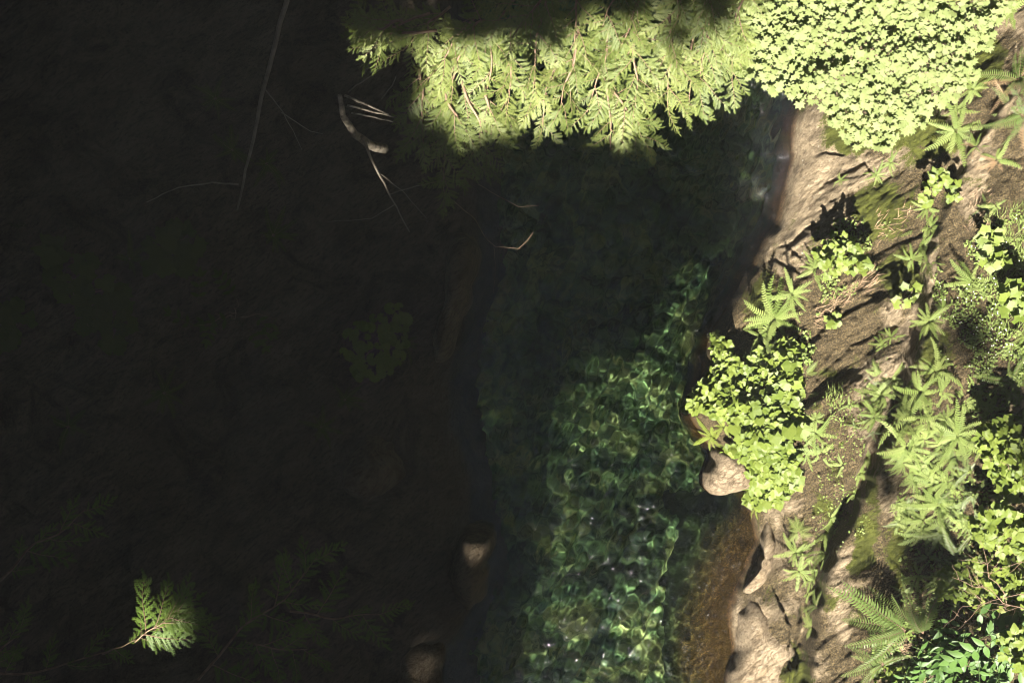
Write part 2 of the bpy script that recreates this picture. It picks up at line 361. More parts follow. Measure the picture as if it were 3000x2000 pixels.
M_birch = simple_mat('mottled_bark', (0.07, 0.06, 0.045), (0.42, 0.36, 0.28), 11.0, 0.85, 0.9)
M_twig = simple_mat('twig', (0.13, 0.085, 0.055), (0.24, 0.165, 0.11), 20.0, 0.7, 0.3)
M_straw = simple_mat('straw', (0.17, 0.11, 0.065), (0.32, 0.23, 0.15), 20.0, 0.8, 0.2)
M_maple = leaf_mat('maple_leaf', (0.125, 0.158, 0.045), (0.18, 0.205, 0.08), (0.14, 0.20, 0.04), 0.25, 0.6, 0.25)
M_berry = leaf_mat('bramble_leaf', (0.058, 0.09, 0.010), (0.148, 0.185, 0.034), (0.13, 0.2, 0.03), 0.28, 0.5, 0.3)
M_fern = leaf_mat('fern_frond', (0.085, 0.13, 0.022), (0.19, 0.228, 0.068), (0.12, 0.17, 0.04), 0.25, 0.55, 0.25)
M_ferny = leaf_mat('fern_yellow', (0.12, 0.16, 0.02), (0.17, 0.2, 0.04), (0.14, 0.18, 0.02), 0.3, 0.55, 0.25)
M_sword = leaf_mat('sword_frond', (0.06, 0.10, 0.02), (0.13, 0.17, 0.05), (0.11, 0.17, 0.03), 0.3, 0.4, 0.4)
M_rust = leaf_mat('rusty_frond', (0.19, 0.12, 0.06), (0.28, 0.19, 0.11), (0.2, 0.12, 0.05), 0.25, 0.7, 0.2)
M_pinn = leaf_mat('glossy_leaf', (0.03, 0.07, 0.012), (0.075, 0.135, 0.032), (0.06, 0.14, 0.015), 0.25, 0.45, 0.28)
M_cedar = leaf_mat('cedar_scale', (0.05, 0.082, 0.012), (0.175, 0.205, 0.058), (0.12, 0.16, 0.035), 0.22, 0.5, 0.3)
M_cedarg = leaf_mat('cedar_scale_green', (0.045, 0.09, 0.010), (0.11, 0.165, 0.03), (0.10, 0.17, 0.02), 0.25, 0.5, 0.3)
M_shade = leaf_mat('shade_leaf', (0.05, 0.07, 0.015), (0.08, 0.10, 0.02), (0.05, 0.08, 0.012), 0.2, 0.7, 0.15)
M_canopy = leaf_mat('canopy_leaf', (0.03, 0.045, 0.012), (0.05, 0.07, 0.018), (0.02, 0.03, 0.006), 0.1, 0.8, 0.1)
M_white = simple_mat('white_petal', (0.7, 0.68, 0.6), (0.8, 0.78, 0.7), 5, 0.7, 0.0)

# stream bed: algae-green cobbles, darker silt, ochre shelf
def bed_mat():
    m, t, o = newmat('stream_bed'); L = t.links.new
    g = N(t, 'ShaderNodeNewGeometry'); pos = g.outputs['Position']; sp = N(t, 'ShaderNodeSeparateXYZ'); L(pos, sp.inputs[0])
    n1 = N(t, 'ShaderNodeTexNoise', i_Scale=1.7, i_Detail=6.0, i_Roughness=0.6, i_Distortion=1.2); L(pos, n1.inputs['Vector'])
    n2 = N(t, 'ShaderNodeTexNoise', i_Scale=9.0, i_Detail=5.0, i_Roughness=0.65, i_Distortion=0.8); L(pos, n2.inputs['Vector'])
    n3 = N(t, 'ShaderNodeTexNoise', i_Scale=55.0, i_Detail=3.0); L(pos, n3.inputs['Vector'])
    deep = ramp(t, n1.outputs['Fac'], [(0.34, (0.045, 0.095, 0.06)), (0.5, (0.15, 0.235, 0.105)), (0.64, (0.34, 0.38, 0.16))]).outputs[0]
    sm = ramp(t, n2.outputs['Fac'], [(0.36, (0.18, 0.22, 0.2)), (0.56, (1, 1, 1))]).outputs[0]
    deep = mixc(t, 0.85, deep, sm, 'MULTIPLY')
    ochre = mixc(t, n3.outputs['Fac'], (0.10, 0.05, 0.012), (0.34, 0.19, 0.06))
    ochre = mixc(t, 0.5, ochre, sm, 'MULTIPLY')
    zz = N(t, 'ShaderNodeMath', operation='MULTIPLY_ADD', i_1=0.5, i_2=-0.25); L(n1.outputs['Fac'], zz.inputs[0])
    zs = N(t, 'ShaderNodeMath', operation='ADD'); L(sp.outputs[2], zs.inputs[0]); L(zz.outputs[0], zs.inputs[1])
    f = N(t, 'ShaderNodeMapRange', i_1=-0.95, i_2=-0.35, interpolation_type='SMOOTHSTEP'); L(zs.outputs[0], f.inputs[0])
    c = mixc(t, f.outputs[0], deep, ochre)
    p = N(t, 'ShaderNodeBsdfPrincipled', i_Roughness=0.9); p.inputs['Specular IOR Level'].default_value = 0.0
    L(c, p.inputs['Base Color'])
    bp = N(t, 'ShaderNodeBump', i_Strength=0.6, i_Distance=0.03); L(n2.outputs['Fac'], bp.inputs['Height']); L(bp.outputs[0], p.inputs['Normal'])
    L(p.outputs[0], o.inputs[0]); return m
M_bed = bed_mat()
def water_mat():
    m, t, o = newmat('stream_water')
    rf = N(t, 'ShaderNodeBsdfRefraction', i_IOR=1.33, i_Roughness=0.0); rf.inputs['Color'].default_value = (0.89, 0.95, 0.87, 1)
    gs = N(t, 'ShaderNodeBsdfGlossy', i_Roughness=0.035); g = N(t, 'ShaderNodeNewGeometry'); mp = N(t, 'ShaderNodeMapping'); mp.inputs['Rotation'].default_value = (0, 0, R(-25)); mp.inputs['Scale'].default_value = (1, 1.7, 1)
    t.links.new(g.outputs['Position'], mp.inputs[0]); nz = N(t, 'ShaderNodeTexNoise', i_Scale=20.0, i_Detail=3.0, i_Roughness=0.6); t.links.new(mp.outputs[0], nz.inputs['Vector'])
    at = N(t, 'ShaderNodeAttribute', attribute_name='chop'); ms = N(t, 'ShaderNodeMath', operation='MULTIPLY'); t.links.new(nz.outputs['Fac'], ms.inputs[0]); t.links.new(at.outputs['Fac'], ms.inputs[1])
    bp = N(t, 'ShaderNodeBump', i_Strength=1.0, i_Distance=0.0075); t.links.new(ms.outputs[0], bp.inputs['Height']); t.links.new(bp.outputs[0], gs.inputs['Normal'])
    fr = N(t, 'ShaderNodeFresnel', i_IOR=1.33); t.links.new(bp.outputs[0], fr.inputs['Normal']); mx = N(t, 'ShaderNodeMixShader'); t.links.new(fr.outputs[0], mx.inputs[0]); t.links.new(rf.outputs[0], mx.inputs[1]); t.links.new(gs.outputs[0], mx.inputs[2])
    t.links.new(mx.outputs[0], o.inputs[0]); return m
M_water = water_mat()

# ---------------------------------------------------------------- setting: banks, bed, water
def grid(name, x0, x1, y0, y1, st, fn, mat, keep=None, kind='structure', label=None):
    xs = np.arange(x0, x1 + 1e-6, st); ys = np.arange(y0, y1 + 1e-6, st)
    X, Y = np.meshgrid(xs, ys); Z = fn(X, Y)
    nx, ny = len(xs), len(ys)
    i = np.arange(nx - 1)[None, :] + nx * np.arange(ny - 1)[:, None]
    F = np.stack([i, i + 1, i + nx + 1, i + nx], -1).reshape(-1, 4)
    if keep is not None:
        kp = keep(X, Y); kf = (kp[:-1, :-1] & kp[1:, 1:]).reshape(-1); F = F[kf]
    V = np.stack([X, Y, Z], -1).reshape(-1, 3)
    used = np.zeros(len(V), bool); used[F.reshape(-1)] = True
    rm = np.cumsum(used) - 1; V = V[used]; F = rm[F]
    me = bpy.data.meshes.new(name)
    me.vertices.add(len(V)); me.vertices.foreach_set('co', V.astype(np.float32).reshape(-1))
    me.loops.add(F.size); me.loops.foreach_set('vertex_index', F.astype(np.int32).reshape(-1))
    me.polygons.add(len(F)); me.polygons.foreach_set('loop_start', np.arange(0, F.size, 4, dtype=np.int32))
    me.polygons.foreach_set('use_smooth', np.ones(len(F), bool))
    me.update(calc_edges=True); me.materials.append(mat)
    return obj(name, me, kind=kind, label=label)

rb = grid('rock_bank', 1.6, 5.6, -4.4, 4.9, 0.0125, lambda x, y: H_right(x, y)[0], M_rock, keep=lambda x, y: (H_right(x, y)[1] > -0.10) | (H_right(x, y)[1] > -0.8) & (y < -1.6),
     label='sunlit mossy rock slope on the right of the stream')
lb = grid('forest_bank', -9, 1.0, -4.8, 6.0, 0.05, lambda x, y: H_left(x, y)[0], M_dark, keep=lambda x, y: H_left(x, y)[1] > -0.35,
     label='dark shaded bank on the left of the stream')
bed = grid('stream_bed', -1.6, 4.0, -6.6, 5.2, 0.024, H_bed, M_bed, label='green stony bed seen through clear water')
SOIL = [(2560, 720, 170, 110, .26), (2520, 950, 130, 120, .22), (2660, 580, 110, 90, .2), (2870, 820, 150, 330, .26), (2450, 1400, 80, 210, .24), (2760, 1500, 190, 220, .3), (2960, 560, 90, 120, .2), (2260, 920, 110, 160, .22), (2850, 1750, 250, 250, .3), (2390, 1250, 60, 120, .15), (2250, 1100, 160, 220, .3), (2640, 1780, 90, 160, .12), (2500, 1900, 60, 120, .1),
    (2430, 560, 110, 120, -.2), (2560, 520, 55, 35, -.25), (2385, 410, 70, 110, -.2), (2560, 1095, 80, 40, -.22), (2610, 960, 60, 90, -.15), (2722, 880, 38, 120, -.4), (2690, 1030, 30, 80, -.4), (2600, 1440, 36, 60, -.3), (2850, 560, 40, 150, -.35), (2470, 1780, 30, 160, -.15), (2740, 720, 22, 90, -.4)]
MOSS = [(2650, 385, 150, 60, .26), (2580, 600, 90, 90, .22), (2640, 815, 60, 50, .26), (2525, 1610, 36, 90, .3), (2335, 1960, 26, 70, .34), (2730, 1050, 50, 60, .15), (2480, 420, 60, 40, .22), (2240, 860, 50, 60, .2), (2640, 1600, 40, 120, .2), (2420, 1480, 40, 60, .2), (2880, 180, 50, 90, .3), (2545, 1440, 30, 60, .15), (2600, 1250, 100, 100, .1), (2700, 960, 60, 100, .1), (2420, 560, 110, 100, -.2)]
def paint(o, name, blobs, seed):
    me = o.data; n = len(me.vertices); co = np.empty(n * 3, np.float32); me.vertices.foreach_get('co', co); co = co.reshape(-1, 3).astype(float)
    k = K * (CZ - co[:, 2]); px = co[:, 0] / k + 1500; py = 1000 - co[:, 1] / k; wx = px + 30 * fbm(px / 60, py / 60, 3, seed); wy = py + 30 * fbm(px / 60, py / 60, 3, seed + 9); v = np.zeros(n)
    for (cx, cy_, rx, ry, w) in blobs: v += w * np.exp(-(((wx - cx) / rx) ** 2 + ((wy - cy_) / ry) ** 2) ** 1.5)
    a = me.attributes.new(name, 'FLOAT', 'POINT'); a.data.foreach_set('value', v.astype(np.float32))
paint(rb, 'soil', SOIL, 501); paint(rb, 'moss', MOSS, 502)
def waves(x, y):
    a = R(64); u = x * math.cos(a) + y * math.sin(a); v = -x * math.sin(a) + y * math.cos(a)
    chop = 1.0 + 1.2 * sstep(0.9, 2.0, y) * sstep(1.4, 2.2, x)
    return chop * (0.008 * fbm(u * 2.6 + 1.0 * vnoise(x * 2, y * 2, 3), v * 6.0, 3, 101, 0.6) + 0.0085 * fbm(u * 7, v * 14, 2, 103))
wat = grid('water', -1.6, 4.4, -6.8, 5.2, 0.015, waves, M_water, label='clear rippling stream water')
paint(wat, 'chop', [(1500, 1000, 9999, 9999, .82), (2250, 400, 160, 260, .75), (2180, 640, 60, 140, .6)], 503)
wat.cycles.is_caustics_caster = True
for o in (bed, rb): o.cycles.is_caustics_receiver = True
soil = grid('soil', -14, 14, -14, 16, 0.5, lambda x, y: np.minimum(-2.2, 0 * x - 2.2), M_soil)
# ---------------------------------------------------------------- unseen forest leaf layer, added and cut to shape light and shade
A_LIT = [(2150, -1100), (2105, 200), (2085, 400), (2120, 540), (2175, 660), (2150, 790), (2030, 950), (1935, 1080), (1860, 1200), (1670, 1300), (1570, 1450),
         (1490, 1600), (1535, 1750), (1500, 2000), (1480, 2500), (3900, 2500), (3900, -1100)]
B_LIT = [(985, 40), (1300, 5), (1420, -35), (1560, -15), (1750, -45), (1900, -120), (2130, -120), (2420, -120), (2420, 480), (1900, 520), (1560, 470), (1380, 410), (1250, 350), (1190, 230), (1150, 205), (1000, 200)]
A_DARK = [(2700, 1650, 40), (2660, 1715, 26), (2775, 1600, 22), (2612, 1395, 16), (2610, 1440, 14), (2848, 965, 32), (2990, 1150, 26), (2730, 1725, 20)]
SPOTS = [(462, 1832, 122, 9.5), (950, 1700, 40, 9.4), (895, 1908, 34, 9.4), (1095, 424, 66, 3.0), (1505, 728, 62, 4.0), (1550, 700, 62, 4.0), (1405, 1590, 55, 1.0), (1238, 1985, 58, 0.6), (1090, 335, 55, 4.4), (1545, 604, 45, 4.0)]
def inside(px, py, poly):
    P = np.array(poly, float); r = np.zeros(np.shape(px), bool); j = len(P) - 1
    for i in range(len(P)):
        xi, yi = P[i]; xj, yj = P[j]
        c = ((yi > py) != (yj > py)) & (px < (xj - xi) * (py - yi) / (yj - yi + 1e-9) + xi)
        r ^= c; j = i
    return r
def canopy():
    rng = np.random.default_rng(3); n = 270000
    x = rng.uniform(-17, 17, n); y = rng.uniform(-42, 12, n); z = rng.uniform(27.5, 31.5, n)
    def proj(h):
        t = (z - h) / SUN.z; X = x - SUN.x * t; Y = y - SUN.y * t; k = K * (CZ - h)
        return X / k + 1500, 1000 - Y / k
    jit = rng.normal(0, 14, n); j2 = rng.normal(0, 14, n)
    px, py = proj(0.4); wob = 45 * fbm(px / 160., py / 160., 3, 201)
    a = inside(px + jit + wob, py + j2 - wob, A_LIT)
    dark = np.zeros(n, bool)
    for (cx, cy_, r) in A_DARK:
        pr, qr = proj(on_right(cx, cy_).z)
        dark |= (np.hypot(pr - cx, qr - cy_) + 30 * fbm(pr / 45., qr / 45., 2, 207) + jit * .5 < r)
    bx, by = proj(8.0); b = np.zeros(n, bool)      # leaves thinned at the edge to fade the light over half a metre
    near = np.where((bx > 850) & (bx < 2600) & (by > -300) & (by < 680))[0]; f = np.zeros(len(near)); qx = bx[near] + 40 * fbm(bx[near] / 80., by[near] / 80., 3, 203); qy = by[near] + 40 * fbm(bx[near] / 80, by[near] / 80, 3, 204)
    for rr in (35, 80):
        for k in range(8): f += inside(qx + rr * math.cos(k * .785), qy + rr * math.sin(k * .785), B_LIT) / 16.
    thin = np.clip((.12 - fbm(qx / 85. + 3, qy / 55., 3, 209)) * 2.5, 0, 1) * (qy < 260) * (qx > 1330) * (qx < 2080)
    f = f * (1 - .37 * thin); b[near] = rng.random(len(near)) > np.clip(1 - f, 0, 1) ** 2.6
    spot = np.zeros(n, bool)
    for (cx, cy_, r, h) in SPOTS:
        sx, sy = proj(h); spot |= np.hypot(sx - cx, sy - cy_) < r + 20
    lit = (a & ~dark) | b | spot
    zen = (np.abs(x + .4) < 3.2) & (y > -10.5) & (y < 1.5)     # opening cut in the leaves to let sun into the air
    keep = ~(lit | zen)
    x, y, z = x[keep], y[keep], z[keep]; n = len(x)
    s = rng.uniform(0.13, 0.2, n)
    m = 26000; t = rng.uniform(0, 176, m); wz = rng.uniform(-3, 31, m); o_ = rng.uniform(0, 2.5, m)      # leaf walls added all round to block skylight
    wx = np.where(t < 34, t - 17, np.where(t < 88, 17 + o_, np.where(t < 122, 105 - t, -17 - o_)))
    wy = np.where(t < 34, -42 - o_, np.where(t < 88, t - 76, np.where(t < 122, 12 + o_, 134 - t)))
    x = np.concatenate([x, wx]); y = np.concatenate([y, wy]); z = np.concatenate([z, wz]); s = np.concatenate([s, rng.uniform(.4, .7, m)]); isw = np.arange(n + m) >= n; n += m
    th = rng.uniform(0, 6.283, n); tl = rng.normal(0, .35, (n, 2))
    ux = np.stack([np.cos(th), np.sin(th), tl[:, 0]], -1) * s[:, None]; uy = np.stack([-np.sin(th), np.cos(th), tl[:, 1]], -1) * s[:, None] * .8
    c = np.stack([x, y, z], -1)
    tang = np.where(((t < 34) | ((t >= 88) & (t < 122)))[:, None], [[1., 0, 0]], [[0, 1., 0]]) + rng.normal(0, .3, (m, 3)); ux[isw] = tang * s[isw][:, None]; uy[isw] = (np.array([[0, 0, 1.]]) + rng.normal(0, .3, (m, 3))) * s[isw][:, None]
    V = np.stack([c - ux - uy, c + ux - uy, c + ux + uy, c - ux + uy], 1).reshape(-1, 3)
    me = bpy.data.meshes.new('shade_canopy'); F = np.arange(4 * n, dtype=np.int32)
    me.vertices.add(4 * n); me.vertices.foreach_set('co', V.astype(np.float32).reshape(-1))
    me.loops.add(4 * n); me.loops.foreach_set('vertex_index', F); me.polygons.add(n); me.polygons.foreach_set('loop_start', np.arange(0, 4 * n, 4, dtype=np.int32))
    me.update(calc_edges=True); me.materials.append(M_canopy)
    obj('shade_canopy', me, kind='stuff', label='unseen forest leaf layer added to shade the gorge, with holes for sun')
canopy()
def veil():  # scattering volume added to lift the blacks like a faded grade
    m, t, o = newmat('thin_veil'); v = N(t, 'ShaderNodeVolumePrincipled'); v.inputs['Density'].default_value = 0.0005; v.inputs['Color'].default_value = (0.92, 0.98, 1, 1); v.inputs['Anisotropy'].default_value = 0.0
    t.links.new(v.outputs[0], o.inputs['Volume'])
    b = bmesh.new(); bmesh.ops.create_cube(b, size=1); me = bpy.data.meshes.new('veil'); b.to_mesh(me); b.free(); me.materials.append(m)
    obj('veil', me, None, (0, -15, 14.5), None, (48, 70, 40), kind='stuff', label='thin sunlit haze added to lift the dark tones')
veil()

# ---------------------------------------------------------------- leaf and frond meshes
def star_leaf(lobes, sinus, droop=0.1, m=M_maple, name='leaf', jag=0):
    """palmate leaf: lobes = [(angle, radius)], stalk end at the origin, tip along +Y, about 1 unit long"""
    rng = random.Random(hash(name) % 99 if False else len(lobes) * 7 + jag); out = [(0, 0.0)]
    L = [(a, r) for a, r in lobes]; pts = []
    for i, (a, r) in enumerate(L):
        if i > 0:
            pa, pr = L[i - 1]; am = (a + pa) / 2; pts.append((am, sinus * (r + pr) / 2, 0))
        w = 9
        pts.append((a - w, r * 0.78, 0.5)); pts.append((a, r, 1)); pts.append((a + w, r * 0.78, 0.5))
    V = [(0, 0, 0)]
    for a, r, q in pts:
        an = R(90 - a); V.append((r * math.cos(an), r * math.sin(an) + 0.0, -droop * r * r + (0.05 * q) * r - 0.02))
    F = [(0, i + 1, i) for i in range(1, len(V) - 1)]
    V = [(x, y + 0.22, z) for x, y, z in V]; V[0] = (0, 0.2, 0.0)
    n = len(V); V += [(-.008, -.25, -.1), (.008, -.25, -.1), (.01, .2, -.005), (-.01, .2, -.005)]; F.append((n, n + 1, n + 2, n + 3))
    return mesh(name, V, F, m, smooth=False)
def blade(L, w, n=5, fold=0.12, droop=0.15, point=1.3, saw=0.0):
    """ovate blade along +Y from the origin: lists of verts and faces (two halves with a midrib fold)"""
    V = []; F = []
    for i in range(n + 1):
        t = i / n; hw = w * (math.sin(math.pi * min(1, t ** 0.72)) ** 0.9) * (1 if t < 1 else 0)
        if i % 2 == 1: hw *= 1 + saw
        y = L * t; z = -droop * L * t * t
        V += [(-hw, y - saw * .1 * L, z + fold * hw), (0, y, z), (hw, y - saw * .1 * L, z + fold * hw)]
    for i in range(n):
        a = 3 * i; F += [(a, a + 1, a + 4, a + 3), (a + 1, a + 2, a + 5, a + 4)]
    return V, F
def xf(V, ang=0, off=(0, 0, 0), sc=1, tilt=0):
    c, s = math.cos(ang), math.sin(ang); ct, st_ = math.cos(tilt), math.sin(tilt); o = []
    for x, y, z in V:
        y, z = y * ct - z * st_, y * st_ + z * ct
        o.append(((c * x - s * y) * sc + off[0], (s * x + c * y) * sc + off[1], z * sc + off[2]))
    return o
maple_meshes = [star_leaf([(-118, .62), (-78, .86), (-40, 1.0), (0, 1.02), (40, 1.0), (78, .86), (118, .62)], .66, .10, M_maple, 'leaf'),
                star_leaf([(-122, .55), (-82, .84), (-43, 1.0), (0, 1.0), (38, .95), (76, .85), (115, .6)], .64, .16, M_maple, 'leaf', 1),
                star_leaf([(-112, .6), (-74, .9), (-38, .95), (0, 1.06), (42, .98), (80, .82), (120, .58)], .62, .05, M_maple, 'leaf', 2)]
def tri_leaf(mat, w=.30, seed=0):
    g = Geo(); rng = random.Random(seed)
    for an, l in ((0, 1.0), (1.15, .85), (-1.15, .85)):
        V, F = blade(l * .8, w * l, 6, .15, .16 + rng.uniform(0, .12), saw=.22); g.add(xf(V, an + rng.uniform(-.12, .12), (0, .12 if an == 0 else .04, 0), 1, rng.uniform(-.15, .15)), F)
    g.add([(-.012, -.45, -.12), (.012, -.45, -.12), (.012, .1, 0), (-.012, .1, 0)], [(0, 1, 2, 3)])
    return g.mesh('leaf', mat, False)
berry_meshes = [tri_leaf(M_berry, .30, 1), tri_leaf(M_berry, .34, 2), tri_leaf(M_berry, .27, 3)]
thimble_meshes = [star_leaf([(-125, .62), (-62, .85), (0, 1.05), (62, .85), (125, .62)], .74, .14, M_berry, 'leaf', 3), star_leaf([(-120, .6), (-58, .9), (0, 1.0), (58, .86), (120, .55)], .78, .2, M_berry, 'leaf', 4)]
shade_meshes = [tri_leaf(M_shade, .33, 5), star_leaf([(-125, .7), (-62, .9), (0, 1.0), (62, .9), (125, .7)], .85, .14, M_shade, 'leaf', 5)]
def pinnate_leaf(mat, pairs=4, seed=0, L=1.0, w=.068, l=.33):
    g = Geo(); rng = random.Random(seed); sl = -.18
    g.tube([(0, 0, 0), (0, L * .5, .05), (0, L * .8, .0)], .008, 0, 4)
    for i in range(pairs):
        y = L * (.22 + .58 * i / (pairs - 1)); k = 1 - .12 * abs(i - pairs / 2.5)
        for sg in (-1, 1):
            V, F = blade(l * k, w * k, 5, .18, .12 + rng.uniform(0, .15)); g.add(xf(V, sg * -(1.15 - .12 * i + rng.uniform(-.1, .1)), (0, y, .04), 1, rng.uniform(-.15, .2)), F)
    V, F = blade(l, w, 5, .18, .15); g.add(xf(V, 0, (0, L * .8, 0)), F)
    return g.mesh('leaf', mat, True)
pinn_meshes = [pinnate_leaf(M_pinn, 4, 1), pinnate_leaf(M_pinn, 3, 2), pinnate_leaf(M_pinn, 4, 3)]
def frond(mat, n=22, wid=.13, pw=.022, a0=.65, a1=-.45, kind='deer', seed=0):
    """one arching frond along +Y, 1 unit long"""
    rng = random.Random(seed); g = Geo(); p = Vector((0, 0, 0)); pts = [p.copy()]
    for i in range(n):
        a = a0 + (a1 - a0) * (i / n) ** .8; p = p + Vector((.55 * math.sin(seed * 2.4) * (i / n), math.cos(a), math.sin(a))) / n; pts.append(p.copy())
    g.tube(pts[::3] + [pts[-1]], .0075, 1, 3)
    for i in range(1, n + 1):
        t = i / n; q = pts[i]
        if kind == 'sword': prof = min(1, t * 5 + .25) * (1 - t ** 2.2) ** .8 + .05
        elif kind == 'lady': prof = math.sin(math.pi * min(1, t * .85 + .12)) ** .8 * (1 - t ** 3) + .04
        else: prof = (min(1, t * 4 + .2)) * (1 - t ** 3.5) ** .7 + .06
        if t < .08: continue
        for sg in (-1, 1):
            l = wid * prof * rng.uniform(.88, 1.1); w = pw * (.65 + .35 * prof); fw = .25 if kind != 'deer' else .12; fz = .22 if kind == 'sword' else .08
            d = Vector((sg, fw, fz)).normalized(); e = Vector((0, 1, 0)); dz = rng.uniform(-.25, .1)
            l = l * (1 if i % 2 else .82) if kind == 'deer' else l
            m1 = q + d * l * .5; m2 = q + d * l + Vector((0, .2 * l, dz * l - .15 * l))
            V = [q - e * w * .9, q + e * w * .9, m1 + e * w, m1 - e * w * .8, m2 + e * w * .25, m2 - e * w * .25] if kind != 'deer' else [q - e * w * .9, q + e * w * .9, m1 + e * w * .95, m1 - e * w * .95, m2 + e * w * .45, m2 - e * w * .3]
            if kind == 'lady':   # cut into lobes
                V = []; F = []
                for j in range(4):
                    u0 = j / 4; u1 = (j + 1) / 4; wj = w * 1.35 * (1 - u0 * .75); c0 = q + (m2 - q) * u0; c1 = q + (m2 - q) * u1
                    k = len(V); V += [c0, c0 + e * wj + (c1 - c0) * .35, c1, c0 - e * wj + (c1 - c0) * .35]; F.append((k, k + 1, k + 2, k + 3))
                g.add(V, F, 0); continue
            g.add(V, [(0, 1, 2, 3), (3, 2, 4, 5)] if sg > 0 else [(3, 2, 1, 0), (5, 4, 2, 3)], 0)
    return g.mesh('frond', [mat, M_twig if kind != 'deer' else mat], False)
FR = {'deer': [frond(M_fern, 17, .105, .022, .75, -.55, 'deer', s) for s in (1, 2, 3, 21, 22, 23)],
      'yellow': [frond(M_ferny, 16, .11, .023, .7, -.5, 'deer', s) for s in (4, 5)],
      'sword': [frond(M_sword, 25, .115, .0125, .8, -.5, 'sword', s) for s in (6, 7, 8)],
      'lady': [frond(M_fern, 22, .2, .022, .6, -.4, 'lady', s) for s in (9, 10)],
      'rust': [frond(M_rust, 26, .12, .013, .5, -.4, 'sword', s) for s in (11, 12)],
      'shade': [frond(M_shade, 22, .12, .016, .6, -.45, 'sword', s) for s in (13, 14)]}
def slope_q(p, fn=zR):
    e = .12; n = Vector((fn(p.x - e, p.y) - fn(p.x + e, p.y), fn(p.x, p.y - e) - fn(p.x, p.y + e), 2 * e)).normalized()
    n = (n * .6 + Vector((0, 0, 1)) * .4).normalized()
    return Vector((0, 0, 1)).rotation_difference(n)
def fern(px, py, rpx, style, label, n=10, az=None, spread=360, seed=None, side='R', group='ferns on the sunlit rock', lift=.02, cat='fern', name='fern'):
    rng = random.Random(int(px * 7 + py * 3)); p = (on_right if side == 'R' else on_left)(px, py)
    if side == 'R' and 2180 < px < 2350 and 840 < py < 1000: lift = .14
    size = rpx * K * (CZ - p.z) * 1.12; q = slope_q(p, zR if side == 'R' else zL)
    t = thing(name, p + Vector((0, 0, lift - .03)), label, cat, group)
    # az: direction on the picture, degrees, 0 = right, 90 = up
    if az is None and style != 'lady': n = int(n * 1.35)
    for i in range(n):
        a = (90 if az is None else az) + (i + .5) / n * spread - spread / 2 + rng.uniform(-.8, .8) * spread / n
        st = style if not isinstance(style, (list, tuple)) else rng.choice(style)
        k = size * rng.uniform(.6, 1.15) * (1.0 if i % 3 else .75)
        rot = q @ Quaternion((0, 0, 1), R(a - 90)) @ Quaternion((1, 0, 0), rng.uniform(-.22, .25)) @ Quaternion((0, 1, 0), rng.uniform(-.35, .35))
        obj('frond', rng.choice(FR[st]), t, (0, 0, rng.uniform(0, .02)), rot, k)
    return t

# ---------------------------------------------------------------- single boulders
def boulder(name, label, outline, z0, top, mat, cat='boulder', group=None, seed=1, rough=.03, inset=.42, zf=None):
    """rock with a drawn footprint (photo pixels at height z0), rounded up to its top"""
    P = [Vector(W(x, y, z0)) for x, y in outline]; c = sum((Vector(p) for p in P), Vector()) / len(P)
    n = 72; ring = []
    tot = [0]
    for i in range(len(P)): tot.append(tot[-1] + (P[(i + 1) % len(P)] - P[i]).length)
    for k in range(n):
        s = tot[-1] * k / n; i = max(j for j in range(len(P)) if tot[j] <= s + 1e-9); u = (s - tot[i]) / (tot[i + 1] - tot[i])
        a, b, d, e = P[i - 1], P[i], P[(i + 1) % len(P)], P[(i + 2) % len(P)]
        ring.append(0.5 * ((2 * b) + (d - a) * u + (2 * a - 5 * b + 4 * d - e) * u * u + (3 * b - a - 3 * d + e) * u ** 3))
    V = []; F = []; prof = [(1.02, -.5), (1.03, -.2), (1.0, .0), (.97, .18), (.92, .38), (.84, .58), (.72, .76), (.56, .89), (.38, .96), (.18, 1.0)]
    for r, h in prof:
        for q in ring:
            d = q - c; x, y = c.x + d.x * r, c.y + d.y * r
            z = z0 + h * (top - z0) if h >= 0 else z0 + h * .8
            z += (zf(x, y) if zf and h > 0 else 0) * max(0, h)
            nn = float(fbm(x * 3.5 + seed, y * 3.5, 4, seed)) * rough * 2.0 + float(vnoise(x * 16, y * 16, seed)) * rough * .35
            dd = d.normalized(); V.append((x + dd.x * nn, y + dd.y * nn, z + nn * (1 if h > 0 else 0)))
    m = len(prof)
    for j in range(m - 1):
        for k in range(n): F.append((j * n + k, j * n + (k + 1) % n, (j + 1) * n + (k + 1) % n, (j + 1) * n + k))
    V.append((c.x, c.y, top + (zf(c.x, c.y) if zf else 0))); F += [((m - 1) * n + k, (m - 1) * n + (k + 1) % n, len(V) - 1) for k in range(n)]
    me = mesh(name, V, F, mat)
    o = obj(name, me); tag(o, label, cat, group)
    mo = o.modifiers.new('detail', 'SUBSURF'); mo.levels = 1; mo.render_levels = 1
    return o
boulder('boulder', 'pale rounded rock nose jutting into the water below the bramble patch', [(2085, 1290), (2068, 1345), (2064, 1400), (2078, 1438), (2105, 1456), (2150, 1446), (2200, 1432), (2230, 1400), (2210, 1330), (2150, 1290)], -.05, .62, M_nose, seed=3, rough=.03)
boulder('boulder', 'smooth tan boulder at the waterline cut by the bottom edge', [(2168, 1725), (2142, 1830), (2133, 1920), (2132, 2080), (2330, 2120), (2320, 1990), (2326, 1900), (2296, 1810), (2250, 1750), (2205, 1715)], -.05, .66, M_boulder, seed=9, rough=.045)
boulder('boulder', 'narrow smooth tan rock tongue above the tan boulder at the waterline', [(2240, 1500), (2221, 1560), (2224, 1620), (2200, 1680), (2160, 1740), (2205, 1770), (2252, 1690), (2264, 1600), (2262, 1530)], -.05, .5, M_boulder, seed=12, rough=.03)
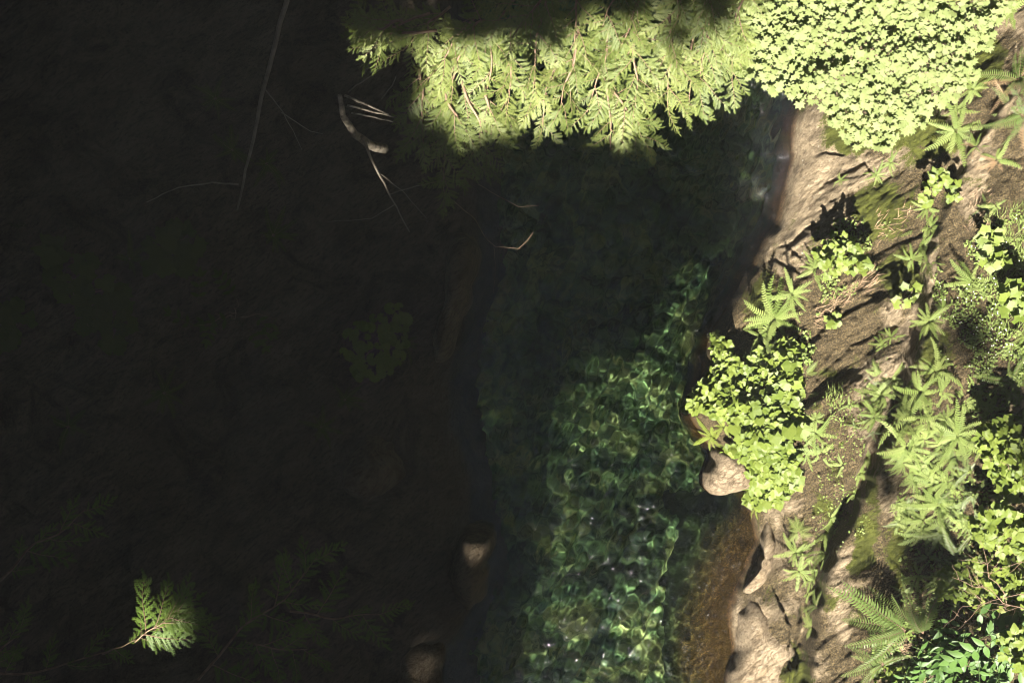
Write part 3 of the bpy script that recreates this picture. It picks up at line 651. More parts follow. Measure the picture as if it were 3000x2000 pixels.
boulder('boulder', 'brown boulder with a sunlit corner on the left edge of the water', [(1345, 1580), (1380, 1545), (1430, 1540), (1446, 1570), (1440, 1640), (1432, 1740), (1380, 1800), (1330, 1760), (1320, 1660)], -.1, 1.0, M_tall, seed=5, rough=.06)
boulder('boulder', 'grey brown sunlit rock cut by the bottom edge on the left bank', [(1165, 1905), (1220, 1876), (1285, 1874), (1300, 1920), (1308, 1980), (1300, 2160), (1160, 2160), (1140, 2000)], .15, .58, M_tall, seed=6, rough=.05)
boulder('boulder', 'tall dim brown rock standing at the left edge of the dark water', [(1330, 690), (1380, 680), (1402, 720), (1398, 820), (1370, 930), (1330, 1040), (1280, 1080), (1270, 1000), (1300, 880), (1310, 760)], -.1, 1.1, M_tall, seed=7, rough=.06)
boulder('boulder', 'faint brown boulder in the shade left of the water below the round leaved plants', [(1030, 1290), (1090, 1260), (1160, 1290), (1190, 1350), (1150, 1430), (1080, 1470), (1020, 1440), (1000, 1360)], .5, 1.25, M_tall, seed=8, rough=.06)

# ---------------------------------------------------------------- ferns on the sunlit side
FERNS = [
 (2961, 31, 85, 'deer', 'fern at the top right corner above the maple edge', 12), (2850, 262, 62, 'deer', 'drooping pale fern beside the right tip of the maple leaves', 11), (2800, 385, 85, 'deer', 'wide pale fern on the moss below the maple beside the bare ledge', 13),
 (2805, 322, 52, 'deer', 'small fern between the maple edge and the wide pale fern', 9), (2609, 478, 34, 'deer', 'tiny fern with a dark shadow above it on bare mossy rock', 9), (2567, 513, 36, 'deer', 'tiny fern on pale rock just left of another tiny fern', 9), (2464, 530, 28, 'deer', 'smallest pale fern on the bright rock face near the water', 8),
 (2985, 235, 110, ['rust', 'rust', 'sword'], 'rust coloured fern with fronds reaching left at the right edge', 9), (2995, 340, 110, ['sword', 'deer', 'rust'], 'green and rust fern at the right edge below the rusty one', 9),
 (2728, 668, 72, 'deer', 'large pale fern on top of the narrow ledge, upper one of two', 12), (2703, 722, 58, 'deer', 'pale fern below the large one on the narrow ledge', 10), (2718, 770, 42, 'deer', 'small fern at the foot of the ledge fern group', 8),
 (2385, 790, 52, 'deer', 'green fern tucked left of the bright leafy shrub', 10), (2318, 862, 68, 'deer', 'green fern at the head of the fern row above the brambles', 11), (2268, 935, 98, 'deer', 'large dense green fern over the rock edge above the brambles', 15), (2225, 985, 60, 'deer', 'fern under the large dense one at the bramble edge', 8),
 (2850, 828, 75, 'deer', 'star shaped pale fern alone on the gravelly slope', 11), (2885, 852, 52, 'deer', 'thin fern right of the star shaped fern', 7), (2722, 944, 62, 'deer', 'pale fern drooping over the white ledge at mid height', 10),
 (2362, 1094, 52, 'lady', 'lacy light fern frond hanging at the rim of the brown rock', 3), (2372, 1155, 46, 'lady', 'lacy light fern just under the hanging frond', 4), (2612, 1105, 70, 'deer', 'bright fern left of the dark slit, upper of a pair', 11), (2585, 1160, 70, 'deer', 'bright fern left of the dark slit, lower of a pair', 11),
 (2737, 1090, 78, 'deer', 'broad bright fern right of the slit under the white ledge', 12), (2700, 1148, 70, 'deer', 'fern below the broad bright one beside the slit', 11), (2865, 1140, 50, 'deer', 'small bright fern among ground plants right of the ledge', 9), (2968, 1120, 95, 'sword', 'dark green sword fern at the right edge with fronds pointing left', 7), (2827, 1182, 66, 'deer', 'bright fern with upright fronds above the fern thicket', 9),
 (2662, 1236, 88, 'deer', 'star fern at the top of the dense thicket on the ridge', 13), (2655, 1308, 84, 'deer', 'star fern in the middle of the thicket on the ridge', 13), (2645, 1352, 60, 'deer', 'lower left star fern hanging over the ridge', 9), (2712, 1226, 62, 'deer', 'green fern right of the top star fern', 10), (2805, 1276, 84, 'deer', 'bright fern in the upper right of the thicket', 13), (2800, 1336, 80, ['deer', 'sword'], 'bright fern in the middle right of the thicket', 12),
 (2676, 1402, 76, 'deer', 'half shaded fern on the ridge above the soft shadow', 11), (2731, 1416, 74, 'deer', 'shaded green fern in the lower thicket', 11), (2752, 1478, 82, ['sword', 'deer'], 'dark green fern in the shade below the thicket', 11), (2655, 1492, 66, 'deer', 'fern on the right rim of the mossy ridge', 9),
 (2560, 1223, 60, 'deer', 'bright fern left of the ridge beside the slit, topmost of the row', 10), (2541, 1340, 56, 'deer', 'bright fern second in the row left of the ridge slit', 10), (2521, 1384, 54, 'deer', 'bright fern third in the row left of the ridge slit', 9), (2505, 1447, 30, 'deer', 'small bright tuft of fern pressed against the slit', 7),
 (2391, 1269, 62, 'deer', 'pale feathery fern right of the bramble patch', 11), (2408, 1325, 56, 'deer', 'pale feathery fern under its neighbour right of the brambles', 10), (2433, 1514, 46, 'deer', 'pale fern at the top of the long strip beside the slit', 8), (2440, 1562, 58, 'deer', 'bright fern of the long strip pressed against the ridge', 10), (2425, 1625, 60, 'deer', 'bright fern near the lower end of the long strip beside the ridge', 10),
 (2339, 1560, 46, 'lady', 'yellow green leafy fern at the head of the left strip', 9), (2333, 1618, 54, 'deer', 'leafy fern in the middle of the left strip', 10), (2340, 1672, 54, 'deer', 'leafy fern at the foot of the left strip', 9), (2388, 1690, 46, 'deer', 'fern half in the slit shadow below the strip', 8), (2392, 1775, 50, 'sword', 'dark green fern in the slit beside the lower ridge', 9), (2378, 1835, 44, 'lady', 'spreading green fern on the pale rock below the slit', 8),
 (2085, 1275, 56, 'yellow', 'yellow green fern hanging over the water below the brambles', 10), (2120, 1250, 46, 'yellow', 'yellow green fern half hidden under the bramble leaves by the water', 8), (2215, 1485, 48, 'yellow', 'yellow green fern hanging from the bottom tip of the bramble patch', 8), (2250, 1060, 60, 'sword', 'dark fern in the hollow inside the bramble patch', 9), (2390, 1230, 44, 'deer', 'pale fern between bramble leaves and rock', 8)]
FERNS += [(2850, 1450, 66, 'sword', 'bright narrow fern between the thicket and the salmonberry leaves', 10), (2700, 1560, 66, 'deer', 'green fern on the slope above the dark hollow', 10), (2760, 1560, 66, 'sword', 'narrow fern right above the dark hollow', 10), (2830, 1540, 60, 'deer', 'fern at the left rim of the salmonberry leaves', 10), (2680, 1530, 50, 'deer', 'small fern right of the mossy ridge top', 9), (2860, 1640, 66, 'sword', 'sword fern right of the dark hollow', 9), (2780, 1720, 70, 'sword', 'sword fern at the bottom of the dark hollow', 9), (2960, 1720, 70, 'sword', 'sword fern under the bare twigs at the right', 9), (2720, 1800, 66, 'sword', 'small sword fern between the large one and the glossy bush', 8),
 (2770, 1232, 60, 'deer', 'fern wedged between the top star fern and the upper right fern', 10), (2755, 1300, 64, 'deer', 'fern in the very centre of the thicket', 10), (2850, 1300, 60, 'deer', 'fern at the right rim of the thicket', 10), (2720, 1360, 60, 'deer', 'fern just below the thicket centre', 10), (2840, 1380, 60, 'sword', 'narrow leaved fern at the lower right of the thicket', 9), (2780, 1410, 62, 'deer', 'half lit fern above the dark hollow', 10), (2900, 1205, 50, 'deer', 'small fern right of the thicket near the ground plants', 9),
 (2660, 1180, 60, 'deer', 'fern bridging the slit and the top star fern', 10), (2760, 1150, 58, 'deer', 'fern between the broad bright one and the thicket', 10), (2880, 985, 40, 'deer', 'little fern beside the round black shadow', 8), (2760, 905, 38, 'deer', 'little fern right of the white ledge', 8), (2670, 760, 44, 'deer', 'little fern left of the narrow ledge', 8), (2860, 430, 40, ['deer', 'rust'], 'partly withered little fern on the upper ledge', 8), (2920, 470, 70, ['rust', 'deer'], 'partly rusty fern below the green and rust one', 8), (2470, 1360, 34, 'deer', 'little pale fern on the brown rock left of the row', 7), (2365, 1325, 44, 'deer', 'pale fern squeezed against the bramble leaves', 8), (2850, 1015, 34, 'deer', 'tiny fern in the ground plants below the black shadow', 7), (2715, 610, 46, 'deer', 'fern above the large pale one on the narrow ledge', 9), (2455, 1500, 34, 'deer', 'tiny fern touching the slit above the long strip', 7), (2368, 1740, 42, 'deer', 'fern at the very end of the left strip', 8)]
for f in FERNS: fern(f[0], f[1], f[2] * 1.12, *f[3:])
frng = random.Random(77)
anchors = [(f[0], f[1], f[4]) for f in FERNS if len(f[4].split()) <= 9 and f[4].split()[0] not in ('partly',)]; used_l = set()
for (x0, x1, y0, y1, n, r) in [(2630, 2890, 1190, 1540, 30, 58), (2880, 3005, 560, 1120, 14, 44), (2640, 2900, 1540, 1790, 16, 56), (2880, 3005, 1120, 1500, 10, 52), (2460, 2560, 1150, 1280, 5, 36), (2560, 2640, 980, 1200, 6, 44)]:
    for k in range(n):
        x, y, q = frng.uniform(x0, x1), frng.uniform(y0, y1), r * frng.uniform(.7, 1.15); st = frng.choice(['deer', 'deer', 'sword'])
        for (ax, ay, al) in sorted(anchors, key=lambda a: (a[0] - x) ** 2 + (a[1] - y) ** 2)[:3]:
            dr = ('right of' if x > ax else 'left of') if abs(x - ax) > abs(y - ay) else ('below' if y > ay else 'above')
            lb = ('narrow low fern ' if st == 'sword' else 'broad low fern ') + dr + ' the ' + al
            if lb not in used_l: used_l.add(lb); fern(x, y, q, st, lb, 8, group='low ferns filling the slope'); break
SW = [(2640, 1835, 215, 175, 130, 10, 'large sword fern whose long fronds reach left across the lower ridge'), (2690, 1845, 190, 110, 80, 8, 'large sword fern with tall fronds standing up by the dark hollow'), (2575, 1935, 150, 140, 220, 8, 'sword fern with sunlit fronds at the bottom edge'),
      (2800, 1690, 90, 180, 60, 3, 'sword fern frond lit against the dark hollow'), (2790, 1620, 100, 105, 100, 5, 'glossy sword fern fronds standing in the dark hollow'), (2985, 1790, 80, 180, 120, 6, 'sword fern at the right edge beside the bare twigs')]
for (px, py, r, az, sp, n, lb) in SW: fern(px, py, r, 'sword', lb, n, az, sp, group='large sword ferns', lift=.30, name='sword_fern')

# ---------------------------------------------------------------- leafy shrubs
def shrub(name, label, cat, poly, count, size, meshes, zoff=(.15, .45), tilt=.4, group=None, base=None, stems=6, side='R', rng=None, mind=.6, point=None, stem_mat=None, limit=300):
    rng = rng or random.Random(int(poly[0][0] * 3 + poly[0][1])); on = on_right if side == 'R' else on_left
    xs = [p[0] for p in poly]; ys = [p[1] for p in poly]; pts = []; tries = 0
    while len(pts) < count and tries < count * 40:
        tries += 1; x = rng.uniform(min(xs), max(xs)); y = rng.uniform(min(ys), max(ys))
        if not inpoly(x, y, poly): continue
        if any((x - a) ** 2 + (y - b) ** 2 < (mind * size[0] / .0033) ** 2 for a, b in pts): continue
        pts.append((x, y))
    bc = base or (sum(xs) / len(xs), sum(ys) / len(ys)); b = on(*bc)
    t = thing(name, b, label, cat, group); tips = []; extra = Geo()
    for i, (x, y) in enumerate(pts):
        h = rng.uniform(*zoff); p = on(x, y, h)
        s = rng.uniform(*size); yaw = (R(point) if point is not None else rng.uniform(0, 6.28)) + rng.gauss(0, .7)
        n = Vector((SUN.x * .5 + rng.gauss(0, tilt), SUN.y * .5 + rng.gauss(0, tilt), 1)).normalized()
        q = Vector((0, 0, 1)).rotation_difference(n) @ Quaternion((0, 0, 1), yaw); me = rng.choice(meshes)
        if i < limit: obj('leaf', me, t, p - b, q, s)
        else:
            extra.add([q @ (Vector(v.co) * s) + (p - b) for v in me.vertices], [tuple(f.vertices) for f in me.polygons])
        tips.append(p - b)
    if extra.V: obj('foliage', extra.mesh('foliage', meshes[0].materials[0], False), t, kind='stuff')
    g = Geo(); rng.shuffle(tips)
    for p in tips[:stems]:
        g.tube(wiggle((rng.uniform(-.03, .03), rng.uniform(-.03, .03), -.05), p - Vector((0, 0, .03)), 7, .15, -.05, rng), .006 if side == 'R' else .005, 0, 4)
    if g.V: obj('stem', g.mesh('stem', stem_mat or M_twig), t)
    return t
# vine maple over the top right corner
MAP = [(2150, -40), (2100, 60), (2120, 130), (2175, 195), (2215, 215), (2260, 262), (2290, 250), (2275, 205), (2330, 230), (2310, 275), (2345, 285), (2362, 250), (2385, 285), (2420, 300), (2435, 345), (2470, 365), (2480, 400), (2525, 420), (2555, 395), (2580, 425), (2625, 425), (2640, 380), (2700, 360), (2700, 320), (2790, 290), (2830, 235), (2865, 190), (2850, 150), (2895, 110), (2905, 60), (2960, 20), (2950, -40)]
medge = Lut(2000, 3400, -100, 520, 5, lambda x, y: fbm(x / 42., y / 42., 2, 303)); mgap = Lut(2000, 3100, -100, 500, 5, lambda x, y: fbm(x / 38., y / 26., 2, 301)); mhgt = Lut(2000, 3100, -100, 500, 5, lambda x, y: fbm(x / 120., y / 80., 2, 302))
def maple():
    rng = random.Random(5); base = Vector((4.3, 3.9, 3.2)); t = thing('vine_maple', base, 'bright vine maple spreading flat star shaped leaves over the top right', 'tree', None)
    P = np.array(MAP, float); pts = []; cell = {}; tries = 0
    while tries < 90000 and len(pts) < 3300:
        tries += 1; x = rng.uniform(2080, 2980); y = rng.uniform(-40, 430)
        if not inpoly(x + 34 * medge(x, y), y + 34 * medge(x + 300, y), MAP) and not (rng.random() < .04 and inpoly(x, y - 14, MAP)): continue
        gap = 9.6
        if mgap(x, y) < -2: continue
        cx, cyy = int(x // 16), int(y // 16); ok = True
        for i in (-1, 0, 1):
            for j in (-1, 0, 1):
                for (a, b) in cell.get((cx + i, cyy + j), ()):
                    if (a - x) ** 2 + (b - y) ** 2 < gap * gap: ok = False
        if ok: cell.setdefault((cx, cyy), []).append((x, y)); pts.append((x, y))
    info = []
    for (x, y) in pts:
        z = 4.3 + .16 * mhgt(x, y) + rng.uniform(-.09, .09)
        info.append((rng.uniform(.032, .068), x, y, z))
    info.sort(reverse=True); ex = Geo(); tips = []
    for i, (s, x, y, z) in enumerate(info):
        p = Vector(W(x, y, z)) - base; n = Vector((rng.gauss(-.05, .2), rng.gauss(-.25, .2), 1)).normalized()
        q = Vector((0, 0, 1)).rotation_difference(n) @ Quaternion((0, 0, 1), R(180) + rng.gauss(0, .75)); me = rng.choice(maple_meshes)
        if i < 300: obj('leaf', me, t, p, q, s)
        else: ex.add([q @ (Vector(v.co) * s) + p for v in me.vertices], [tuple(f.vertices) for f in me.polygons])
        if i % 16 == 0: tips.append(p)
    obj('foliage', ex.mesh('foliage', M_maple, False), t, kind='stuff')
    for k in range(3):
        g = Geo(); r0 = Vector((rng.uniform(-.1, .1), rng.uniform(-.1, .1), -1.2)); m = Vector(W(2480 + k * 150, 120 + 40 * k, 4.0)) - base
        g.tube(wiggle(r0, m, 9, .1, -.1, rng), .03, 0, 6)
        for p in tips[k::3]: g.tube(wiggle(m.lerp(Vector((0, 0, 0)), rng.uniform(0, .4)), p - Vector((0, 0, .05)), 6, .12, .02, rng), .006, 0, 4)
        obj('branch', g.mesh('branch', M_twig), t)
maple()
# brambles above the water, as the bushes they grow in
BR = 'bramble bushes above the green pool'
shrub('bramble', 'bramble bush with small leaves at the top of the patch overhanging the waterline', 'shrub', [(2090, 965), (2130, 1000), (2150, 1040), (2190, 1090), (2160, 1130), (2110, 1100), (2060, 1120), (2095, 1060), (2080, 1000)], 83, (0.070, 0.106), berry_meshes, (.08, .30), .4, BR, mind=.42, point=200)
shrub('bramble', 'bramble bush reaching furthest left over the water', 'shrub', [(2000, 1195), (2035, 1140), (2075, 1110), (2130, 1120), (2190, 1160), (2180, 1230), (2120, 1225), (2080, 1215), (2040, 1205)], 117, (0.074, 0.114), berry_meshes, (.1, .32), .4, BR, mind=.42, point=200)
shrub('bramble', 'bramble bush with large bright leaves in a vertical row right of the hollow', 'shrub', [(2265, 1000), (2310, 985), (2345, 1010), (2335, 1080), (2350, 1150), (2340, 1220), (2350, 1270), (2290, 1275), (2280, 1200), (2270, 1120)], 117, (0.082, 0.132), thimble_meshes + berry_meshes, (.05, .28), .38, BR, mind=.42, point=180)
shrub('bramble', 'bramble bush with broad leaves in the middle of the patch', 'shrub', [(2130, 1180), (2200, 1160), (2270, 1180), (2285, 1280), (2260, 1340), (2190, 1300), (2150, 1250)], 125, (0.082, 0.132), thimble_meshes + berry_meshes, (.1, .34), .4, BR, mind=.42, point=190)
shrub('bramble', 'bramble bush right of the pale rock nose', 'shrub', [(2110, 1330), (2160, 1290), (2240, 1310), (2300, 1290), (2340, 1330), (2320, 1400), (2250, 1420), (2190, 1400), (2180, 1350), (2140, 1340)], 140, (0.070, 0.110), berry_meshes, (.08, .3), .42, BR, mind=.42, point=200)
shrub('bramble', 'bramble bush with crowded light leaves at the bottom tip of the patch', 'shrub', [(2180, 1410), (2250, 1400), (2340, 1370), (2340, 1420), (2290, 1470), (2220, 1490), (2180, 1460)], 106, (0.061, 0.097), berry_meshes + thimble_meshes, (.08, .25), .42, BR, mind=.42, point=200)
shrub('bramble', 'bramble leaves filling the dark hollow in the middle of the patch', 'shrub', [(2185, 1030), (2270, 1020), (2285, 1170), (2200, 1170), (2170, 1100)], 60, (.07, .11), berry_meshes, (.05, .2), .45, BR, point=200, mind=.45)
shrub('leafy_shrub', 'bright leafy shrub in a round clump on the slope above the fern row', 'shrub', [(2380, 720), (2440, 690), (2500, 700), (2545, 760), (2540, 800), (2470, 800), (2420, 815), (2410, 770)], 62, (.075, .11), berry_meshes, (.3, .6), .25, 'leafy shrubs on the rock')
shrub('leafy_shrub', 'narrow upright leafy shrub between the bare rock and the ledge', 'shrub', [(2735, 495), (2770, 500), (2775, 540), (2740, 560), (2715, 600), (2705, 580), (2715, 530)], 28, (.07, .10), berry_meshes, (.3, .5), .25, 'leafy shrubs on the rock')
shrub('leafy_shrub', 'leafy sprig right of the narrow upright shrub beside the ledge', 'shrub', [(2780, 540), (2805, 530), (2800, 580), (2770, 590)], 12, (.06, .09), berry_meshes, (.2, .4), .25, 'leafy shrubs on the rock')
shrub('leafy_shrub', 'round leaved plant on the upper right slope', 'shrub', [(2890, 680), (2930, 690), (2955, 760), (2930, 790), (2880, 760), (2860, 720)], 26, (.07, .1), thimble_meshes, (.15, .4), .3, 'leafy shrubs on the rock')
shrub('leafy_shrub', 'round leaved plant cut by the right edge at mid height', 'shrub', [(2950, 830), (3010, 820), (3010, 930), (2960, 940), (2940, 880)], 24, (.08, .11), thimble_meshes, (.15, .4), .3, 'leafy shrubs on the rock')
shrub('leafy_shrub', 'small plant with a few leaves left of the white ledge', 'plant', [(2655, 840), (2690, 850), (2660, 910), (2625, 900)], 9, (.06, .09), thimble_meshes, (.08, .2), .3, 'leafy shrubs on the rock')
shrub('leafy_shrub', 'small sprig on the brown rock above the dark overhang', 'plant', [(2430, 920), (2462, 930), (2450, 960), (2425, 950)], 9, (.05, .07), thimble_meshes, (.06, .15), .3, 'leafy shrubs on the rock')
SB = 'salmonberry bushes on the right slope'
shrub('salmonberry', 'salmonberry bush with light leaves at the right edge below the thicket', 'shrub', [(2870, 1490), (2920, 1470), (3010, 1500), (3010, 1620), (2940, 1620), (2870, 1580), (2850, 1530)], 95, (.09, .14), berry_meshes, (.5, .9), .35, SB, point=200)
shrub('salmonberry', 'salmonberry bush with dull leaves right of the fern thicket', 'shrub', [(2880, 1250), (2950, 1230), (3010, 1290), (3010, 1470), (2930, 1450), (2900, 1370), (2870, 1310)], 150, (.075, .12), berry_meshes, (.3, .6), .5, SB)
shrub('salmonberry', 'light salmonberry leaves at the right edge near the bottom', 'shrub', [(2930, 1870), (3000, 1850), (3010, 1960), (2960, 1960), (2940, 1920)], 14, (.10, .15), berry_meshes, (.5, .8), .3, SB)
shrub('salmonberry', 'green undergrowth of small leaves in the dark hollow under the twigs', 'shrub', [(2740, 1680), (2860, 1640), (3000, 1640), (3010, 1800), (2850, 1780), (2760, 1760)], 130, (.06, .10), berry_meshes, (.2, .55), .6, SB, stems=3)
PN = 'glossy compound leaved bushes at the bottom right'
shrub('elder_bush', 'glossy bush with large bright compound leaves below the bare twigs', 'shrub', [(2740, 1800), (2830, 1750), (2900, 1790), (2960, 1830), (2930, 1880), (2840, 1870), (2760, 1850)], 10, (.46, .58), pinn_meshes, (.35, .6), .25, PN, point=200, mind=.28)
shrub('elder_bush', 'dark glossy bush with compound leaves along the bottom edge', 'shrub', [(2640, 1880), (2760, 1860), (2900, 1890), (2960, 1950), (2940, 2030), (2680, 2030), (2650, 1950)], 30, (.36, .50), pinn_meshes, (.15, .45), .35, PN, point=200, mind=.2)
shrub('leafy_shrub', 'low leafy plants under the bottom edge ferns', 'shrub', [(2560, 1960), (2660, 1940), (2700, 2010), (2560, 2020)], 30, (.06, .09), berry_meshes, (.05, .2), .4, 'leafy shrubs on the rock', stems=2)

# bare twiggy bush at the right
def twig_bush():
    rng = random.Random(9); b = on_right(3010, 1790, .2); t = thing('twiggy_bush', b, 'bare reddish twigs of a leafless bush over the dark hollow at right', 'shrub')
    def br(p, q, r, d):
        g = Geo(); pts = wiggle(p, q, 6, .12, 0, rng); g.tube(pts, r, 0, 5); obj('twig', g.mesh('twig', M_twig), t, kind=None)
        if d:
            for k in range(4):
                i = rng.randint(1, 6); dr = (q - p); a = rng.choice((-1, 1)) * rng.uniform(.4, 1.0); v = Vector((dr.x * math.cos(a) - dr.y * math.sin(a), dr.x * math.sin(a) + dr.y * math.cos(a), rng.uniform(-.1, .2))) * rng.uniform(.3, .55)
                br(pts[i], pts[i] + v, r * .55, d - 1)
    w = lambda x, y, z: Vector(W(x, y, z)) - b
    zb = b.z
    br(w(3015, 1790, zb + .6), w(2870, 1715, zb + 1.0), .006, 2); br(w(2900, 1730, zb + .9), w(2790, 1690, zb + 1.1), .005, 1); br(w(3010, 1640, zb + .7), w(2900, 1680, zb + .9), .005, 1)
    br(w(2950, 1770, zb + .7), w(2870, 1580, zb + 1.0), .005, 1); br(w(3020, 1740, zb + .6), w(2820, 1775, zb + .9), .005, 1); br(w(2990, 1400, zb + .4), w(2930, 1350, zb + .6), .005, 0); br(w(2880, 1440, zb), w(2830, 1448, zb), .006, 0)
twig_bush()

# ---------------------------------------------------------------- low ground plants, grass and litter (uncountable)
gpatch = Lut(2200, 3100, 400, 2100, 6, lambda x, y: fbm(x / 45., y / 45., 2, 401))
def ground_cover():
    rng = random.Random(11); leaf = Geo(); pet = Geo(); grass = Geo(); straw = Geo()
    zones = [([(2740, 760), (3010, 600), (3010, 1120), (2880, 1100), (2760, 1060), (2730, 950)], 5200, leaf, .016), ([(2440, 640), (2600, 640), (2600, 780), (2500, 860), (2400, 890), (2400, 820)], 1100, leaf, .017), ([(2330, 1010), (2400, 900), (2390, 1010), (2360, 1120)], 420, leaf, .02),
             ([(2830, 1100), (3010, 1080), (3010, 1330), (2860, 1260)], 1300, leaf, .018), ([(2400, 1150), (2560, 1100), (2500, 1600), (2380, 1600)], 600, leaf, .015), ([(2620, 1350), (2900, 1300), (3010, 1700), (2850, 1900), (2640, 1760)], 2200, leaf, .022), ([(2560, 1860), (2700, 1800), (2960, 1880), (2960, 2020), (2560, 2020)], 1500, leaf, .024)]
    for poly, n, g, s0 in zones:
        xs = [p[0] for p in poly]; ys = [p[1] for p in poly]; k = 0
        while k < n:
            x = rng.uniform(min(xs), max(xs)); y = rng.uniform(min(ys), max(ys)); k += 1
            if not inpoly(x, y, poly) or gpatch(x, y) < -.12: continue
            kk = K * 23.4; zz = zR((x - 1500) * kk, (1000 - y) * kk); kk = K * (CZ - zz); X, Y = (x - 1500) * kk, (1000 - y) * kk; zz = zR(X, Y)
            p = Vector((X, Y, zz + rng.uniform(.005, .06))); s = s0 * rng.uniform(.6, 1.4); V, F = blade(s * 1.7, s * .6, 2, .15, .1)
            q = Euler((rng.gauss(.1, .35), rng.gauss(0, .35), rng.uniform(0, 6.28))).to_quaternion(); g.add([q @ Vector(v) + p for v in V], F)
            if g is leaf and zones[0][0] is poly and rng.random() < .05:
                a = rng.uniform(0, 6); c = p + Vector((0, 0, .05)); e = rng.uniform(.004, .007); pet.add([c + Vector((math.cos(a + h), math.sin(a + h), 0)) * e for h in (0, 1.57, 3.14, 4.71)], [(0, 1, 2, 3)])
    for poly, n, g, L, az in [([(2390, 900), (2560, 790), (2570, 830), (2440, 920), (2380, 960)], 420, straw, .13, 35), ([(2560, 620), (2680, 600), (2640, 700), (2560, 720)], 70, straw, .10, 30), ([(2840, 560), (2900, 560), (2890, 670), (2830, 680)], 60, straw, .1, 60), ([(2880, 640), (3010, 600), (3010, 1000), (2900, 980)], 520, grass, .11, 80), ([(2420, 1140), (2470, 1130), (2470, 1200), (2420, 1200)], 70, grass, .09, 90), ([(2600, 1870), (2660, 1890), (2640, 1960), (2590, 1940)], 200, straw, .09, 20)]:
        xs = [p[0] for p in poly]; ys = [p[1] for p in poly]
        for k in range(n):
            x = rng.uniform(min(xs), max(xs)); y = rng.uniform(min(ys), max(ys))
            if not inpoly(x, y, poly): continue
            p = on_right(x, y, .02); a = R(az) + rng.gauss(0, .5); l = L * rng.uniform(.5, 1.3); d = Vector((math.cos(a), math.sin(a), rng.uniform(.0, .3))) * l; w = Vector((-math.sin(a), math.cos(a), 0)) * .002
            m = p + d * .5 + Vector((0, 0, .03)); e = p + d; g.add([p - w, p + w, m + w, m - w, e], [(0, 1, 2, 3), (3, 2, 4)])
    for nm, g, m, lb in (('ground_cover', leaf, M_fern, 'low creeping ground plants over the right slope'), ('small_flowers', pet, M_white, 'tiny pale flowers dotted over the right slope'), ('grass', grass, M_fern, 'thin grass on the right slope'), ('dead_grass', straw, M_straw, 'pinkish dry grass on a rock shelf')):
        obj(nm, g.mesh(nm, m, False), kind='stuff', label=lb)
ground_cover()

# ---------------------------------------------------------------- cedars over the water
def cedar_spray(seed, mat):
    rng = random.Random(seed); g = Geo(); n = rng.choice((12, 13, 14)); ax = []; bend = rng.uniform(-.5, .5)
    for i in range(n + 1):
        t = i / n; ax.append(Vector((.10 * bend * t * t + .015 * math.sin(t * 7 + seed), t, -.20 * t * t)))
    g.tube(ax, .012, 1, 4)
    def feather(c0, d, l, droop):
        side = Vector((d.y, -d.x, 0)).normalized(); m = max(3, int(l / .036)); cv = rng.uniform(-.25, .25)
        P = [c0 + d * l * (u / m) + side * cv * l * (u / m) ** 2 + Vector((0, 0, -droop * l * (u / m) ** 2)) for u in range(m + 1)]
        for u in range(m):
            a, b = P[u], P[u + 1]; dd = (b - a).normalized(); sd = Vector((dd.y, -dd.x, 0)); w = .011 * (1 - .5 * u / m)
            g.add([a - sd * w, a + sd * w, b + sd * w * .7, b - sd * w * .7], [(0, 1, 2, 3)], 0)
            sl = (.030 + .055 * math.sin(math.pi * min(1, .25 + .7 * u / m))) * min(1, l / .16) * rng.uniform(.75, 1.15)
            for s2 in (-1, 1):
                if rng.random() < .06: continue
                e = (dd * .78 + sd * s2 * .62 + Vector((0, 0, rng.uniform(-.25, .1)))).normalized(); q = Vector((e.y, -e.x, 0)) * .0085; c = a.lerp(b, .3 if s2 > 0 else .75)
                g.add([c, c + e * sl * .45 + q, c + e * sl, c + e * sl * .45 - q], [(0, 1, 2, 3)], 0)
    for i in range(1, n + 1):
        t = i / n; l = (.29 * math.sin(math.pi * min(1, .24 + t * .72)) ** .8 + .04) * rng.uniform(.7, 1.2); s = 1 if i % 2 else -1
        if i == n: feather(ax[n - 1], Vector((bend * .2, 1, -.3)).normalized(), .26, .2); break
        for k in (s, -s) if rng.random() < .4 else (s,):
            an = k * (.95 - .25 * t + rng.uniform(-.2, .2)); feather(ax[i], Vector((math.sin(an), math.cos(an), rng.uniform(-.2, .08))).normalized(), l, rng.uniform(0, .35))
    return g.mesh('spray', [mat, M_twig], False)
spray_lit = [cedar_spray(s, M_cedar) for s in (1, 2, 3, 4, 5, 6, 7)]
spray_green = [cedar_spray(s, M_cedarg) for s in (11, 12, 13)]
def bough(tree, a, b, sprays, size, rng, sag=.15, meshes=spray_lit, width=.012, name='bough', aim=None):
    base = Vector(tree.location); a = Vector(a) - base; b = Vector(b) - base
    pts = wiggle(a, b, 10, .07, -sag, rng); g = Geo(); g.tube(pts, width, 0, 5)
    o = obj(name, g.mesh('bough', M_twig), tree)
    for i in range(sprays):
        t = (i + .6) / sprays * .92 + .08; f = t * 10; j = min(9, int(f)); p = pts[j].lerp(pts[j + 1], f - j); d = (pts[min(10, j + 2)] - pts[max(0, j - 1)]).normalized()
        sg = (1 if i % 2 else -1) if i < sprays - 1 else 0
        yaw = math.atan2(-d.x, d.y) + sg * rng.uniform(.45, .95) + (rng.uniform(-.2, .2) if sg == 0 else 0); s = size * rng.uniform(.6, 1.3) * (1.15 - .35 * t)
        yaw += rng.gauss(0, .3)
        q = Quaternion((0, 0, 1), yaw) @ Quaternion((0, 1, 0), rng.gauss(0, .45)) @ Quaternion((1, 0, 0), rng.uniform(-.45, .1))
        obj('spray', rng.choice(meshes), o, p + Vector((0, 0, rng.uniform(-.04, .03))), q, s)
    return o
